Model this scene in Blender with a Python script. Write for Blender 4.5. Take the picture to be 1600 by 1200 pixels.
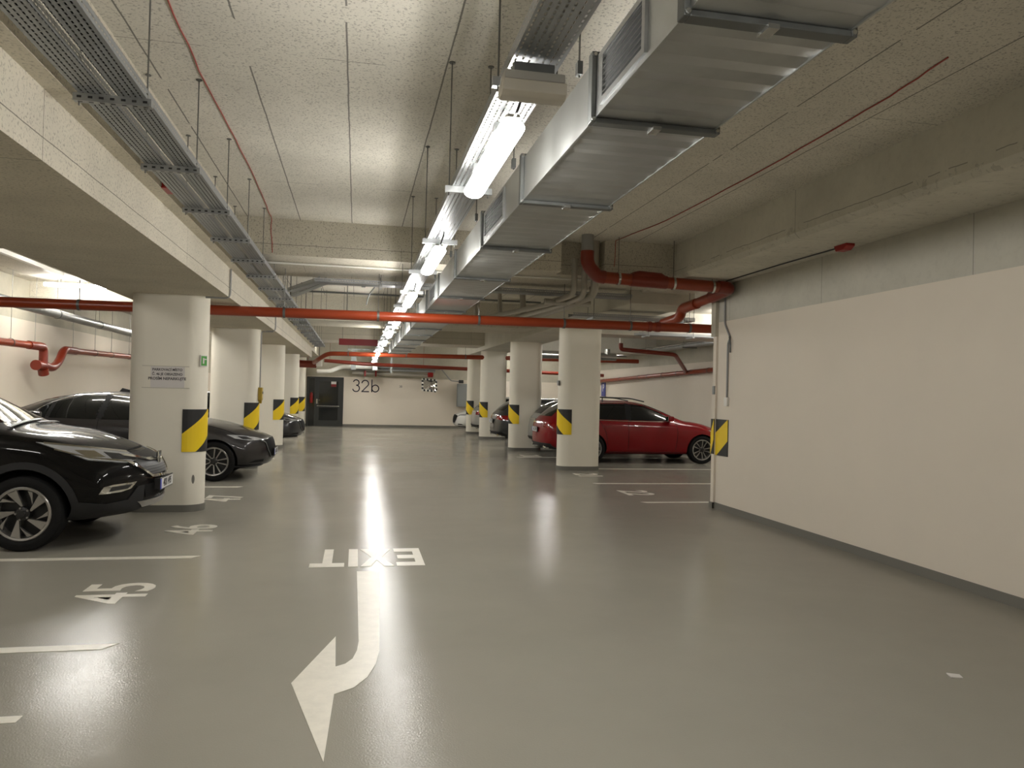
import bpy, bmesh, math, random
from mathutils import Vector, Matrix
from mathutils.bvhtree import BVHTree
from mathutils.geometry import delaunay_2d_cdt
random.seed(7)
PI = math.pi
SC = bpy.context.scene
C = SC.collection
for o in list(bpy.data.objects): bpy.data.objects.remove(o)

# ------------------------------------------------------------------ camera
def make_camera():
    f = 1200.0
    roll = 0.025
    du, dv = 557 - 800, 610 - 600
    c, s = math.cos(roll), math.sin(roll)
    x = du*c + dv*s; y = -du*s + dv*c
    p = math.atan2(y, f)
    up = Vector((0, math.cos(p), math.sin(p)))
    Y = Vector((x, -y, f)).normalized()
    X = -(Y.cross(up))
    r = Vector((X[0], Y[0], up[0])); u = Vector((X[1], Y[1], up[1])); fw = Vector((X[2], Y[2], up[2]))
    r2 = c*r + s*u; u2 = -s*r + c*u
    cam = bpy.data.cameras.new('camera'); o = bpy.data.objects.new('camera', cam); C.objects.link(o)
    cam.sensor_width = 36; cam.lens = 36*f/1600; cam.clip_start = 0.05; cam.clip_end = 200
    M = Matrix((r2, u2, -fw)).transposed().to_4x4()
    M.translation = Vector((0, 0, 1.55))
    o.matrix_world = M
    SC.camera = o
make_camera()
W = bpy.data.worlds.new('World'); SC.world = W; W.use_nodes = True
W.node_tree.nodes['Background'].inputs[0].default_value = (0.9, 0.92, 1, 1)
W.node_tree.nodes['Background'].inputs[1].default_value = 0.05
SC.view_settings.view_transform = 'Standard'; SC.view_settings.look = 'None'
SC.view_settings.gamma = 1; SC.view_settings.use_curve_mapping = False
SC.view_settings.exposure = 1.4
LAMP = 30.0      # emission of a lit diffuser

# ------------------------------------------------------------------ materials
def srgb(r, g, b):
    f = lambda v: (v/12.92 if v <= .04045 else ((v+.055)/1.055)**2.4)
    return (f(r/255), f(g/255), f(b/255), 1)
MATS = {}
def mat(name, col, rough=.5, metal=0, spec=.5, coat=0, **k):
    m = bpy.data.materials.new(name); m.use_nodes = True; b = m.node_tree.nodes['Principled BSDF']
    b.inputs['Base Color'].default_value = col; b.inputs['Roughness'].default_value = rough
    b.inputs['Metallic'].default_value = metal; b.inputs['Specular IOR Level'].default_value = spec
    b.inputs['Coat Weight'].default_value = coat; b.inputs['Coat Roughness'].default_value = .04
    for kk, v in k.items(): b.inputs[kk].default_value = v
    MATS[name] = m; return m
def nodes(m): return m.node_tree.nodes, m.node_tree.links, m.node_tree.nodes['Principled BSDF']
def N(nt, t, **k):
    n = nt.new(t)
    for a, v in k.items():
        if a.startswith('i_'): n.inputs[a[2:]].default_value = v
        else: setattr(n, a, v)
    return n
def math_n(nt, lk, op, a, b=None, c=None):
    n = nt.new('ShaderNodeMath'); n.operation = op
    for i, v in enumerate((a, b, c)):
        if v is None: continue
        if isinstance(v, (int, float)): n.inputs[i].default_value = v
        else: lk.new(v, n.inputs[i])
    return n.outputs[0]
def ramp(nt, lk, src, stops):
    r = nt.new('ShaderNodeValToRGB'); e = r.color_ramp.elements
    while len(e) < len(stops): e.new(.5)
    for el, (p, c) in zip(e, stops): el.position = p; el.color = c
    lk.new(src, r.inputs[0]); return r.outputs[0]
def noise(nt, lk, co, scale, detail=3, rough=.55, dist=0):
    n = nt.new('ShaderNodeTexNoise'); n.inputs['Scale'].default_value = scale; n.inputs['Detail'].default_value = detail
    n.inputs['Roughness'].default_value = rough; n.inputs['Distortion'].default_value = dist
    lk.new(co, n.inputs['Vector']); return n.outputs['Fac']
def mixc(nt, lk, fac, a, b, mode='MIX'):
    n = nt.new('ShaderNodeMix'); n.data_type = 'RGBA'; n.blend_type = mode
    for i, v in ((0, fac), (6, a), (7, b)):
        if isinstance(v, (int, float, tuple)): n.inputs[i].default_value = v
        else: lk.new(v, n.inputs[i])
    return n.outputs[2]
def bump(nt, lk, b, h, strength=.3, dist=.002):
    n = nt.new('ShaderNodeBump'); n.inputs['Strength'].default_value = strength; n.inputs['Distance'].default_value = dist
    lk.new(h, n.inputs['Height']); lk.new(n.outputs[0], b.inputs['Normal'])
G4 = lambda v: (v, v, v, 1)
def tint(c, k): return (c[0]*k, c[1]*k, c[2]*k, 1)

def speckled(name, base, speck=.45, joints=None, big=.12):
    m = mat(name, base, .9, spec=.2); nt, lk, b = nodes(m)
    co = nt.new('ShaderNodeTexCoord').outputs['Object']
    s1 = noise(nt, lk, co, 62, 2, .6)
    sp = ramp(nt, lk, s1, [(.34, G4(1)), (.45, G4(0))])
    s2 = noise(nt, lk, co, 1.3, 4, .6)
    v = ramp(nt, lk, s2, [(.3, G4(1-big)), (.7, G4(1+big*.3))])
    c0 = mixc(nt, lk, 1.0, base, v, 'MULTIPLY')
    c1 = mixc(nt, lk, math_n(nt, lk, 'MULTIPLY', sp, speck), c0, tint(base, .33))
    if joints:
        sx = nt.new('ShaderNodeSeparateXYZ'); lk.new(co, sx.inputs[0])
        wob = math_n(nt, lk, 'MULTIPLY', math_n(nt, lk, 'SUBTRACT', noise(nt, lk, co, 3, 3), .5), .012)
        mask = None
        for ax, off, per, wid, nthr in joints:
            q = math_n(nt, lk, 'ADD', math_n(nt, lk, 'SUBTRACT', sx.outputs[ax], off), wob)
            fr = math_n(nt, lk, 'PINGPONG', q, per/2)
            ln = math_n(nt, lk, 'LESS_THAN', fr, wid)
            nz = math_n(nt, lk, 'GREATER_THAN', noise(nt, lk, co, 1.7, 2), nthr)
            ln = math_n(nt, lk, 'MULTIPLY', ln, nz)
            mask = ln if mask is None else math_n(nt, lk, 'MAXIMUM', mask, ln)
        c1 = mixc(nt, lk, math_n(nt, lk, 'MULTIPLY', mask, .85), c1, tint(base, .22))
    lk.new(c1, b.inputs['Base Color']); bump(nt, lk, b, s1, .5, .003)
    return m
CEIL = srgb(216, 211, 198)
speckled('ceiling_board', CEIL, .6, [(0, -.74, .627, .0055, .33), (1, 1.9, 3.1, .003, .5)])
speckled('beam_board', srgb(212, 205, 188), .5, [(1, .9, 3.4, .003, .3), (2, 2.80, 50, .003, .2)])
speckled('crossbeam_board', srgb(206, 200, 184), .6, [(0, -.74, .627, .002, .52), (2, 3.33, 50, .003, .3)])
def concrete(name, base, big=.2, joint=None):
    m = mat(name, base, .8, spec=.25); nt, lk, b = nodes(m)
    co = nt.new('ShaderNodeTexCoord').outputs['Object']
    a = noise(nt, lk, co, .9, 6, .65); d = noise(nt, lk, co, 14, 5, .7)
    v = ramp(nt, lk, a, [(.3, G4(1-big)), (.7, G4(1+big*.25))])
    c0 = mixc(nt, lk, 1.0, base, v, 'MULTIPLY')
    c1 = mixc(nt, lk, math_n(nt, lk, 'MULTIPLY', ramp(nt, lk, d, [(.5, G4(0)), (.75, G4(1))]), .25), c0, tint(base, .6))
    if joint:
        sx = nt.new('ShaderNodeSeparateXYZ'); lk.new(co, sx.inputs[0])
        q = math_n(nt, lk, 'SUBTRACT', sx.outputs[joint[0]], joint[1])
        ln = math_n(nt, lk, 'LESS_THAN', math_n(nt, lk, 'PINGPONG', q, joint[2]/2), .004)
        c1 = mixc(nt, lk, math_n(nt, lk, 'MULTIPLY', ln, .7), c1, tint(base, .3))
    lk.new(c1, b.inputs['Base Color']); bump(nt, lk, b, d, .25, .003); return m
concrete('concrete', srgb(192, 187, 170))
concrete('concrete_wall', srgb(194, 191, 178), .15, (1, 1.25, 2.15))
concrete('soffit_concrete', srgb(206, 202, 188), .15)
def downstand():
    m = concrete('downstand_concrete', srgb(206, 202, 188), .2, (1, 1.1, 2.9)); nt, lk, b = nodes(m)
    co = nt.new('ShaderNodeTexCoord').outputs['Object']; sx = nt.new('ShaderNodeSeparateXYZ'); lk.new(co, sx.inputs[0])
    src = b.inputs['Base Color'].links[0].from_socket; base = srgb(206, 202, 188)
    zz = math_n(nt, lk, 'ADD', sx.outputs[2], math_n(nt, lk, 'MULTIPLY', noise(nt, lk, co, 2.5, 3), .05))
    low = math_n(nt, lk, 'LESS_THAN', zz, 3.31); line = math_n(nt, lk, 'LESS_THAN', math_n(nt, lk, 'ABSOLUTE', math_n(nt, lk, 'SUBTRACT', zz, 3.31)), .004)
    pit = math_n(nt, lk, 'MULTIPLY', low, math_n(nt, lk, 'GREATER_THAN', noise(nt, lk, co, 11, 4, .7, .8), .60))
    c1 = mixc(nt, lk, math_n(nt, lk, 'MULTIPLY', pit, .35), src, tint(base, .4))
    c2 = mixc(nt, lk, math_n(nt, lk, 'MULTIPLY', math_n(nt, lk, 'MULTIPLY', line, math_n(nt, lk, 'GREATER_THAN', noise(nt, lk, co, 2, 2), .45)), .7), c1, tint(base, .3))
    lk.new(c2, b.inputs['Base Color'])
downstand()
def paint(name, base, bs=.15):
    m = mat(name, base, .75, spec=.3); nt, lk, b = nodes(m)
    co = nt.new('ShaderNodeTexCoord').outputs['Object']
    a = noise(nt, lk, co, .7, 4, .6); d = noise(nt, lk, co, 45, 3, .6)
    lk.new(mixc(nt, lk, 1.0, base, ramp(nt, lk, a, [(.3, G4(.95)), (.7, G4(1.0))]), 'MULTIPLY'), b.inputs['Base Color'])
    bump(nt, lk, b, d, bs, .002); return m
paint('white_paint', srgb(224, 215, 200))
paint('column_paint', srgb(232, 227, 212))
paint('skirt_paint', srgb(118, 116, 108), .1)
def floor_mat():
    base = srgb(150, 146, 135)
    m = mat('epoxy_floor', base, .2, spec=.09); nt, lk, b = nodes(m)
    co = nt.new('ShaderNodeTexCoord').outputs['Object']
    a = noise(nt, lk, co, .5, 5, .6); st = noise(nt, lk, co, 2.2, 6, .75, 1.2)
    c0 = mixc(nt, lk, 1.0, base, ramp(nt, lk, a, [(.3, G4(.92)), (.7, G4(1.03))]), 'MULTIPLY')
    c1 = mixc(nt, lk, math_n(nt, lk, 'MULTIPLY', ramp(nt, lk, st, [(.70, G4(0)), (.86, G4(1))]), .22), c0, tint(base, .62))
    sx = nt.new('ShaderNodeSeparateXYZ'); lk.new(co, sx.inputs[0])
    jl = math_n(nt, lk, 'LESS_THAN', math_n(nt, lk, 'ABSOLUTE', math_n(nt, lk, 'SUBTRACT', sx.outputs[1], 11.35)), .012)
    c1 = mixc(nt, lk, math_n(nt, lk, 'MULTIPLY', jl, .5), c1, tint(base, .7))
    lk.new(c1, b.inputs['Base Color'])
    lk.new(ramp(nt, lk, a, [(.3, G4(.12)), (.7, G4(.19))]), b.inputs['Roughness'])
    f1 = noise(nt, lk, co, 110, 2, .5); f2 = noise(nt, lk, co, 2.5, 2, .5)
    h = math_n(nt, lk, 'ADD', math_n(nt, lk, 'MULTIPLY', f1, .42), math_n(nt, lk, 'MULTIPLY', f2, .8))
    bump(nt, lk, b, h, .55, .004)
floor_mat()
m = mat('floor_marking', srgb(226, 221, 207), .35); nt, lk, b = nodes(m)
co = nt.new('ShaderNodeTexCoord').outputs['Object']
lk.new(mixc(nt, lk, 1.0, srgb(226, 221, 207), ramp(nt, lk, noise(nt, lk, co, 9, 5, .7), [(.3, G4(.88)), (.6, G4(1))]), 'MULTIPLY'), b.inputs['Base Color'])
def galv(name, base, rough, metal=.85, sc=6):
    m = mat(name, base, rough, metal); nt, lk, b = nodes(m)
    co = nt.new('ShaderNodeTexCoord').outputs['Object']
    a = noise(nt, lk, co, sc, 4, .6, .6)
    lk.new(mixc(nt, lk, 1.0, base, ramp(nt, lk, a, [(.3, G4(.82)), (.7, G4(1.05))]), 'MULTIPLY'), b.inputs['Base Color'])
    lk.new(ramp(nt, lk, a, [(.3, G4(rough*.85)), (.7, G4(rough*1.2))]), b.inputs['Roughness'])
galv('galvanised_steel', srgb(176, 178, 178), .38)
galv('duct_steel', srgb(186, 188, 186), .34, .9, 3)
galv('dark_steel', srgb(112, 114, 112), .45, .7)
galv('rod_steel', srgb(120, 120, 116), .4, .8)
def perforated():
    m = mat('perforated_steel', srgb(160, 163, 165), .42, .75); nt, lk, b = nodes(m)
    co = nt.new('ShaderNodeTexCoord').outputs['UV']
    sx = nt.new('ShaderNodeSeparateXYZ'); lk.new(co, sx.inputs[0])
    # UV in metres: u across, v along; rows of slots staggered
    rowp, slotp = .028, .036
    row = math_n(nt, lk, 'FLOOR', math_n(nt, lk, 'DIVIDE', sx.outputs[0], rowp))
    stag = math_n(nt, lk, 'MULTIPLY', math_n(nt, lk, 'MODULO', row, 2.0), slotp/2)
    fu = math_n(nt, lk, 'ABSOLUTE', math_n(nt, lk, 'SUBTRACT', math_n(nt, lk, 'MODULO', math_n(nt, lk, 'ADD', sx.outputs[0], 2.8), rowp), rowp/2))
    fv = math_n(nt, lk, 'ABSOLUTE', math_n(nt, lk, 'SUBTRACT', math_n(nt, lk, 'MODULO', math_n(nt, lk, 'ADD', math_n(nt, lk, 'ADD', sx.outputs[1], stag), 36.0), slotp), slotp/2))
    hole = math_n(nt, lk, 'MULTIPLY', math_n(nt, lk, 'LESS_THAN', fu, .0045), math_n(nt, lk, 'LESS_THAN', fv, .0125))
    tr = nt.new('ShaderNodeBsdfTransparent'); mx = nt.new('ShaderNodeMixShader')
    lk.new(hole, mx.inputs[0]); lk.new(b.outputs[0], mx.inputs[1]); lk.new(tr.outputs[0], mx.inputs[2])
    lk.new(mx.outputs[0], nt['Material Output'].inputs['Surface'])
perforated()
mat('orange_pipe', srgb(140, 54, 24), .3, spec=.5)
mat('orange_fitting', srgb(122, 42, 24), .3, spec=.5)
mat('grey_pipe', srgb(142, 142, 140), .4)
mat('wrapped_pipe', srgb(165, 160, 148), .5, .3)
mat('rubber_black', (.008, .008, .008, 1), .75, spec=.2)
mat('plastic_black', (.02, .02, .021, 1), .45)
mat('cladding_black', (.022, .022, .023, 1), .6, spec=.3)
mat('lamp_housing', srgb(170, 168, 160), .4)
mat('clear_cover', srgb(196, 190, 176), .15, spec=.6)
mat('hazard_black', srgb(34, 34, 34), .55)
mat('hazard_yellow', srgb(236, 202, 22), .5)
mat('red_device', srgb(150, 22, 18), .4)
mat('dark_red_panel', srgb(122, 12, 18), .5)
mat('red_cable', srgb(160, 70, 58), .6)
mat('white_plastic', srgb(222, 220, 212), .4)
mat('paper', srgb(212, 208, 204), .8)
mat('print_ink', srgb(70, 64, 66), .7)
mat('sign_green', srgb(70, 150, 60), .4)
mat('yellow_box', srgb(168, 140, 40), .5)
mat('blue_sign', srgb(60, 68, 150), .4)
mat('door_paint', srgb(48, 50, 48), .4)
mat('dark_glass', (.02, .022, .022, 1), .06, spec=.6)
mat('steel', srgb(190, 190, 185), .25, .9)
mat('cabinet_grey', srgb(140, 144, 142), .5)
mat('lettering_dark', srgb(44, 42, 58), .6)
mat('mirror_glass', srgb(225, 225, 225), .03, 1.0)
mat('chrome', srgb(225, 225, 222), .1, 1.0)
mat('car_glass', (.008, .009, .009, 1), .02, spec=.4)
mat('paint_black', (.003, .0028, .0028, 1), .5, 0, spec=.05, coat=.5)
mat('paint_grey', srgb(44, 42, 43), .4, .4, coat=.6)
mat('paint_red', srgb(122, 3, 14), .4, 0, spec=.15, coat=.55)
mat('paint_white', srgb(220, 220, 216), .3, coat=1.0)
mat('paint_silver', srgb(150, 152, 150), .3, .6, coat=1.0)
mat('paint_darkblue', srgb(40, 42, 46), .3, .3, coat=1.0)
mat('head_glass', srgb(176, 178, 180), .12, .25, coat=1.0)
mat('tail_glass', srgb(130, 8, 12), .1, coat=1.0)
mat('rim_silver', srgb(168, 166, 162), .3, .8)
mat('rim_dark', (.012, .012, .012, 1), .35)
mat('plate_white', srgb(225, 225, 222), .4)
mat('plate_blue', srgb(60, 80, 190), .4)
mat('interior', srgb(60, 56, 50), .8)
m = bpy.data.materials.new('lamp_glow'); m.use_nodes = True; MATS['lamp_glow'] = m
nt = m.node_tree.nodes; nt.remove(nt['Principled BSDF']); e = nt.new('ShaderNodeEmission')
e.inputs[0].default_value = (1, .974, .93, 1); e.inputs[1].default_value = LAMP
m.node_tree.links.new(e.outputs[0], nt['Material Output'].inputs['Surface'])

# ------------------------------------------------------------------ mesh helpers
class MB:
    def __init__(s): s.v = []; s.f = []; s.m = []; s.uv = None; s.cm = 0
    def add(s, vs, fs, mi=None):
        n = len(s.v); s.v += [tuple(v) for v in vs]
        for f in fs: s.f.append([i+n for i in f]); s.m.append(s.cm if mi is None else mi)
        return s
    def box(s, a, b, mi=None):
        (x0, y0, z0), (x1, y1, z1) = a, b
        x0, x1 = sorted((x0, x1)); y0, y1 = sorted((y0, y1)); z0, z1 = sorted((z0, z1))
        return s.add([(x0,y0,z0),(x1,y0,z0),(x1,y1,z0),(x0,y1,z0),(x0,y0,z1),(x1,y0,z1),(x1,y1,z1),(x0,y1,z1)],
            [(0,3,2,1),(4,5,6,7),(0,1,5,4),(1,2,6,5),(2,3,7,6),(3,0,4,7)], mi)
    def obox(s, c, sx, sy, sz, M=None, mi=None):
        vs = [Vector((a*sx/2, b*sy/2, d*sz/2)) for d in (-1, 1) for a, b in ((-1,-1),(1,-1),(1,1),(-1,1))]
        if M is not None: vs = [M @ v for v in vs]
        c = Vector(c)
        return s.add([v+c for v in vs], [(0,3,2,1),(4,5,6,7),(0,1,5,4),(1,2,6,5),(2,3,7,6),(3,0,4,7)], mi)
    def prism(s, poly, axis, a, b, mi=None):
        """poly 2d list, extruded on axis from a to b. axis 0:(y,z) 1:(x,z) 2:(x,y)"""
        def P(p, t): return {0: (t, p[0], p[1]), 1: (p[0], t, p[1]), 2: (p[0], p[1], t)}[axis]
        n = len(poly); vs = [P(p, a) for p in poly] + [P(p, b) for p in poly]
        fs = [tuple(range(n)), tuple(range(2*n-1, n-1, -1))] + [(i, i+n, (i+1) % n+n, (i+1) % n) for i in range(n)]
        return s.add(vs, fs, mi)
    def tube(s, pts, r, n=12, mi=None, caps=True):
        pts = [Vector(p) for p in pts]; rs = r if isinstance(r, (list, tuple)) else [r]*len(pts)
        T = []
        for i in range(len(pts)):
            a = pts[max(i-1, 0)]; b = pts[min(i+1, len(pts)-1)]
            if 0 < i < len(pts)-1: t = ((pts[i]-a).normalized()+(b-pts[i]).normalized())
            else: t = b-a
            T.append(t.normalized() if t.length > 1e-9 else T[-1])
        up = Vector((0, 0, 1)) if abs(T[0].z) < .9 else Vector((1, 0, 0))
        u = T[0].cross(up).normalized(); vs = []
        for i, (p, t) in enumerate(zip(pts, T)):
            u = (u - t*u.dot(t)).normalized(); w = t.cross(u)
            k = 1.0
            if 0 < i < len(pts)-1:
                c = (pts[i]-pts[i-1]).normalized().dot(t); k = 1/max(c, .6)
            for j in range(n):
                a = 2*PI*j/n; vs.append(p + (u*math.cos(a)+w*math.sin(a))*rs[i])
        fs = [(i*n+j, i*n+(j+1) % n, (i+1)*n+(j+1) % n, (i+1)*n+j) for i in range(len(pts)-1) for j in range(n)]
        if caps: fs += [tuple(range(n-1, -1, -1)), tuple((len(pts)-1)*n+j for j in range(n))]
        return s.add(vs, fs, mi)
    def lathe(s, prof, center, axis, n=32, mi=None, closed=False):
        """prof list (r, t) ; t along axis"""
        axis = Vector(axis).normalized(); up = Vector((0, 0, 1)) if abs(axis.z) < .9 else Vector((1, 0, 0))
        u = axis.cross(up).normalized(); w = axis.cross(u); c = Vector(center); vs = []
        for r, t in prof:
            for j in range(n):
                a = 2*PI*j/n; vs.append(c+axis*t+(u*math.cos(a)+w*math.sin(a))*r)
        m_ = len(prof); fs = []
        for i in range(m_ if closed else m_-1):
            i2 = (i+1) % m_
            for j in range(n): fs.append((i*n+j, i*n+(j+1) % n, i2*n+(j+1) % n, i2*n+j))
        if not closed:
            fs += [tuple(range(n-1, -1, -1)), tuple((m_-1)*n+j for j in range(n))]
        return s.add(vs, fs, mi)
    def build(s, name, mats, parent=None, smooth=False, bevel=0, recalc=True, angle=40):
        me = bpy.data.meshes.new(name); me.from_pydata(s.v, [], s.f)
        if not isinstance(mats, (list, tuple)): mats = [mats]
        for q in mats: me.materials.append(MATS[q])
        for p, mi in zip(me.polygons, s.m): p.material_index = mi
        if recalc or bevel:
            bm = bmesh.new(); bm.from_mesh(me)
            if recalc: bmesh.ops.recalc_face_normals(bm, faces=bm.faces)
            if bevel:
                es = [e for e in bm.edges if len(e.link_faces) == 2 and e.calc_face_angle(0) > .6]
                bmesh.ops.bevel(bm, geom=es, offset=bevel, segments=2, affect='EDGES', profile=.6)
            bm.to_mesh(me); bm.free()
        if smooth:
            for p in me.polygons: p.use_smooth = True
            try: me.set_sharp_from_angle(angle=math.radians(angle))
            except Exception: pass
        o = bpy.data.objects.new(name, me); C.objects.link(o)
        if parent is not None: o.parent = parent
        return o
def box_uv(o, along=1):
    """UV in metres: v along Y (or X), u across by folding."""
    me = o.data; uv = me.uv_layers.new(name='UVMap')
    for p in me.polygons:
        n = p.normal
        for li in p.loop_indices:
            co = me.vertices[me.loops[li].vertex_index].co
            a = co[along]; oth = co[1-along]
            uv.data[li].uv = ((oth if abs(n.z) > .5 else co.z), a)
    return o
def tag(o, label=None, cat=None, group=None, kind=None):
    if label: o['label'] = label
    if cat: o['category'] = cat
    if group: o['group'] = group
    if kind: o['kind'] = kind
    return o
def thing(name, label, cat, loc=(0,0,0), group=None):
    o = bpy.data.objects.new(name, None); C.objects.link(o); o.location = loc; o.empty_display_size = .1
    return tag(o, label, cat, group)
def struct(name, mb, m, label, **k):
    return tag(mb.build(name, m, **k), label, None, None, 'structure')
def bend(pts, r=.12, n=5):
    """round the corners of a polyline"""
    pts = [Vector(p) for p in pts]; out = [pts[0]]
    for i in range(1, len(pts)-1):
        a, b, c = pts[i-1], pts[i], pts[i+1]
        d1 = (a-b); d2 = (c-b); rr = min(r, d1.length*.49, d2.length*.49)
        p = b+d1.normalized()*rr; q = b+d2.normalized()*rr
        for k in range(n+1):
            t = k/n; out.append(p.lerp(b, t).lerp(b.lerp(q, t), t))
    out.append(pts[-1]); return out
def text_mesh(txt, size, extrude=.001, bold=0.0, sx=1.0, align='CENTER'):
    cu = bpy.data.curves.new('t', 'FONT'); cu.body = txt; cu.size = size; cu.extrude = extrude
    cu.align_x = align; cu.align_y = 'CENTER'; cu.offset = bold; cu.resolution_u = 4
    o = bpy.data.objects.new('t', cu); C.objects.link(o)
    dg = bpy.context.evaluated_depsgraph_get(); dg.update()
    me = bpy.data.meshes.new_from_object(o.evaluated_get(dg))
    bpy.data.objects.remove(o); bpy.data.curves.remove(cu)
    me.materials.clear()
    if sx != 1.0:
        for v in me.vertices: v.co.x *= sx
    return me
def text_obj(name, txt, size, M, m, parent=None, **k):
    me = text_mesh(txt, size, **k); me.transform(M); me.materials.append(MATS[m]); me.name = name
    o = bpy.data.objects.new(name, me); C.objects.link(o)
    if parent is not None: o.parent = parent
    return o
def frame(origin, xax, yax):
    x = Vector(xax).normalized(); y = Vector(yax).normalized(); z = x.cross(y)
    M = Matrix((x, y, z)).transposed().to_4x4(); M.translation = Vector(origin); return M

# ------------------------------------------------------------------ setting
YB, YF = -7.0, 33.5
XL, XR = -6.7, 10.1
CZ = 3.65
struct('floor', MB().box((XL-.3, YB-.3, -.2), (XR+.3, YF+.3, 0)), 'epoxy_floor', 'glossy grey epoxy floor of the garage')
struct('ceiling', MB().box((XL-.3, YB-.3, CZ), (XR+.3, YF+.3, CZ+.2)), 'ceiling_board', 'speckled grey board ceiling with thin joints')
struct('wall_far', MB().box((XL-.3, YF, 0), (-2.06, YF+.3, 2.12)).box((-.54, YF, 0), (XR+.3, YF+.3, 2.12)).box((-2.06, YF, 2.09), (-.54, YF+.3, 2.12)), 'white_paint', 'white end wall of the driving aisle')
struct('trim_1', MB().box((XL-.3, YF, 2.12), (XR+.3, YF+.3, CZ)), 'concrete', 'bare concrete band above the white end wall')
struct('wall_left', MB().box((XL-.3, YB, 0), (XL, YF, 2.82)), 'white_paint', 'white wall behind the left parking bays')
struct('trim_2', MB().box((XL-.3, YB, 2.82), (XL, YF, CZ)), 'concrete', 'bare concrete band above the left wall')
struct('wall_outer', MB().box((XR, 10.0, 0), (XR+.3, YF, 2.65)), 'white_paint', 'white wall behind the right parking bays')
struct('trim_3', MB().box((XR, 10.0, 2.65), (XR+.3, YF, CZ)), 'concrete', 'bare concrete band above the wall of the right bays')
struct('wall_right', MB().box((5.05, YB, 0), (5.3, 10.17, 2.65)), 'white_paint', 'large white wall along the right of the aisle')
struct('trim_4', MB().box((5.05, YB, 2.65), (5.3, 10.17, CZ)), 'concrete_wall', 'bare concrete band above the large white right wall')
struct('wall_nook', MB().box((5.3, 9.9, 0), (XR+.3, 10.15, CZ)), 'white_paint', 'white wall closing the first right bay')
struct('wall_back', MB().box((XL-.3, YB-.3, 0), (XR+.3, YB, CZ)), 'white_paint', 'white wall behind the viewer')
struct('trim_5', MB().box((5.02, 10.17, 0), (5.3, 10.26, 2.45)), 'white_paint', 'white painted pillar end of the right wall')
struct('trim_6', MB().box((5.0, 10.17, 2.45), (5.33, 10.3, CZ)), 'concrete', 'bare concrete head above the pillar end of the right wall')
# baseboards
struct('baseboard_right', MB().box((5.035, YB, 0), (5.05, 10.17, .085)).box((5.005, 10.155, 0), (5.02, 10.275, .085)).box((5.005, 10.155, 0), (5.05, 10.17, .085)), 'skirt_paint', 'grey painted base band of the right wall')
struct('baseboard_far', MB().box((-.54, YF-.015, 0), (XR, YF, .1)).box((XL, YF-.015, 0), (-2.06, YF, .1)), 'skirt_paint', 'grey painted base band of the end wall')
struct('baseboard_left', MB().box((XL, YB, 0), (XL+.015, YF, .1)), 'skirt_paint', 'grey painted base band of the left wall')
struct('baseboard_outer', MB().box((XR-.015, 10.2, 0), (XR, YF, .1)), 'skirt_paint', 'grey painted base band of the right bay wall')
# beams
lb = MB().prism([(-2.95, 2.68), (-1.6, 2.68), (-1.6, 3.045), (-1.49, 3.045), (-1.49, CZ), (-3.05, CZ), (-3.05, 3.0), (-2.95, 3.0)], 1, YB, 28.3)
struct('trim_7', lb, 'beam_board', 'long downstand beam over the left columns')
struct('trim_8', MB().prism([(4.22, 3.22), (4.27, 3.17), (5.05, 3.17), (5.05, CZ), (4.22, CZ)], 1, YB, 11.2), 'downstand_concrete', 'concrete downstand along the top of the right wall')
struct('trim_9', MB().box((4.1, 11.2, 3.0), (5.15, 32.0, CZ)), 'soffit_concrete', 'long beam over the right columns')
struct('trim_10', MB().box((-1.6, 9.85, 3.2), (2.62, 11.65, CZ)).box((2.62, 10.12, 3.2), (3.22, 11.65, CZ)).box((3.22, 9.85, 3.2), (4.22, 11.65, CZ)), 'crossbeam_board', 'first cross beam over the aisle')
struct('trim_11', MB().box((-1.6, 17.55, 3.1), (4.1, 19.3, CZ)), 'crossbeam_board', 'second cross beam over the aisle')
struct('trim_12', MB().box((-1.6, 25.0, 3.13), (4.2, 26.6, CZ)), 'crossbeam_board', 'third cross beam over the aisle')
struct('trim_13', MB().box((XL, 10.0, 3.25), (-3.05, 10.9, CZ)).box((XL, 17.6, 3.25), (-3.05, 18.4, CZ)), 'crossbeam_board', 'cross beams over the left bays')
struct('trim_14', MB().box((5.3, 17.6, 3.05), (XR, 18.6, CZ)).box((5.3, 25, 3.05), (XR, 26, CZ)), 'soffit_concrete', 'cross beams over the right bays')

# ------------------------------------------------------------------ door in the end wall
d = MB(); d.box((-2.06, YF-.03, 0), (-1.98, YF+.1, 2.09)); d.box((-.62, YF-.03, 0), (-.54, YF+.1, 2.09)); d.box((-1.98, YF-.03, 2.02), (-.62, YF+.1, 2.09)); d.box((-2.06, YF+.1, 0), (-.54, YF+.12, 2.09)); d.box((-1.74, YF-.03, 0), (-1.69, YF+.1, 2.02))
d1 = struct('door_1', d, 'door_paint', 'black steel and glass door in the end wall')
MB().box((-1.98, YF+.02, .0), (-1.74, YF+.04, 2.02)).build('side_panel', 'dark_glass', d1)
q = MB(); q.box((-1.69, YF-.01, .0), (-.62, YF+.04, .25)); q.box((-1.69, YF-.01, .25), (-1.55, YF+.04, 2.02)); q.box((-.76, YF-.01, .25), (-.62, YF+.04, 2.02)); q.box((-1.55, YF-.01, 1.9), (-.76, YF+.04, 2.02)); q.box((-1.55, YF-.01, .78), (-.76, YF+.04, .86))
leaf = q.build('door_leaf', 'door_paint', d1)
MB().box((-1.55, YF+.01, .25), (-.76, YF+.03, .78)).box((-1.55, YF+.01, .86), (-.76, YF+.03, 1.9)).build('glass_pane', 'dark_glass', leaf)
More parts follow.
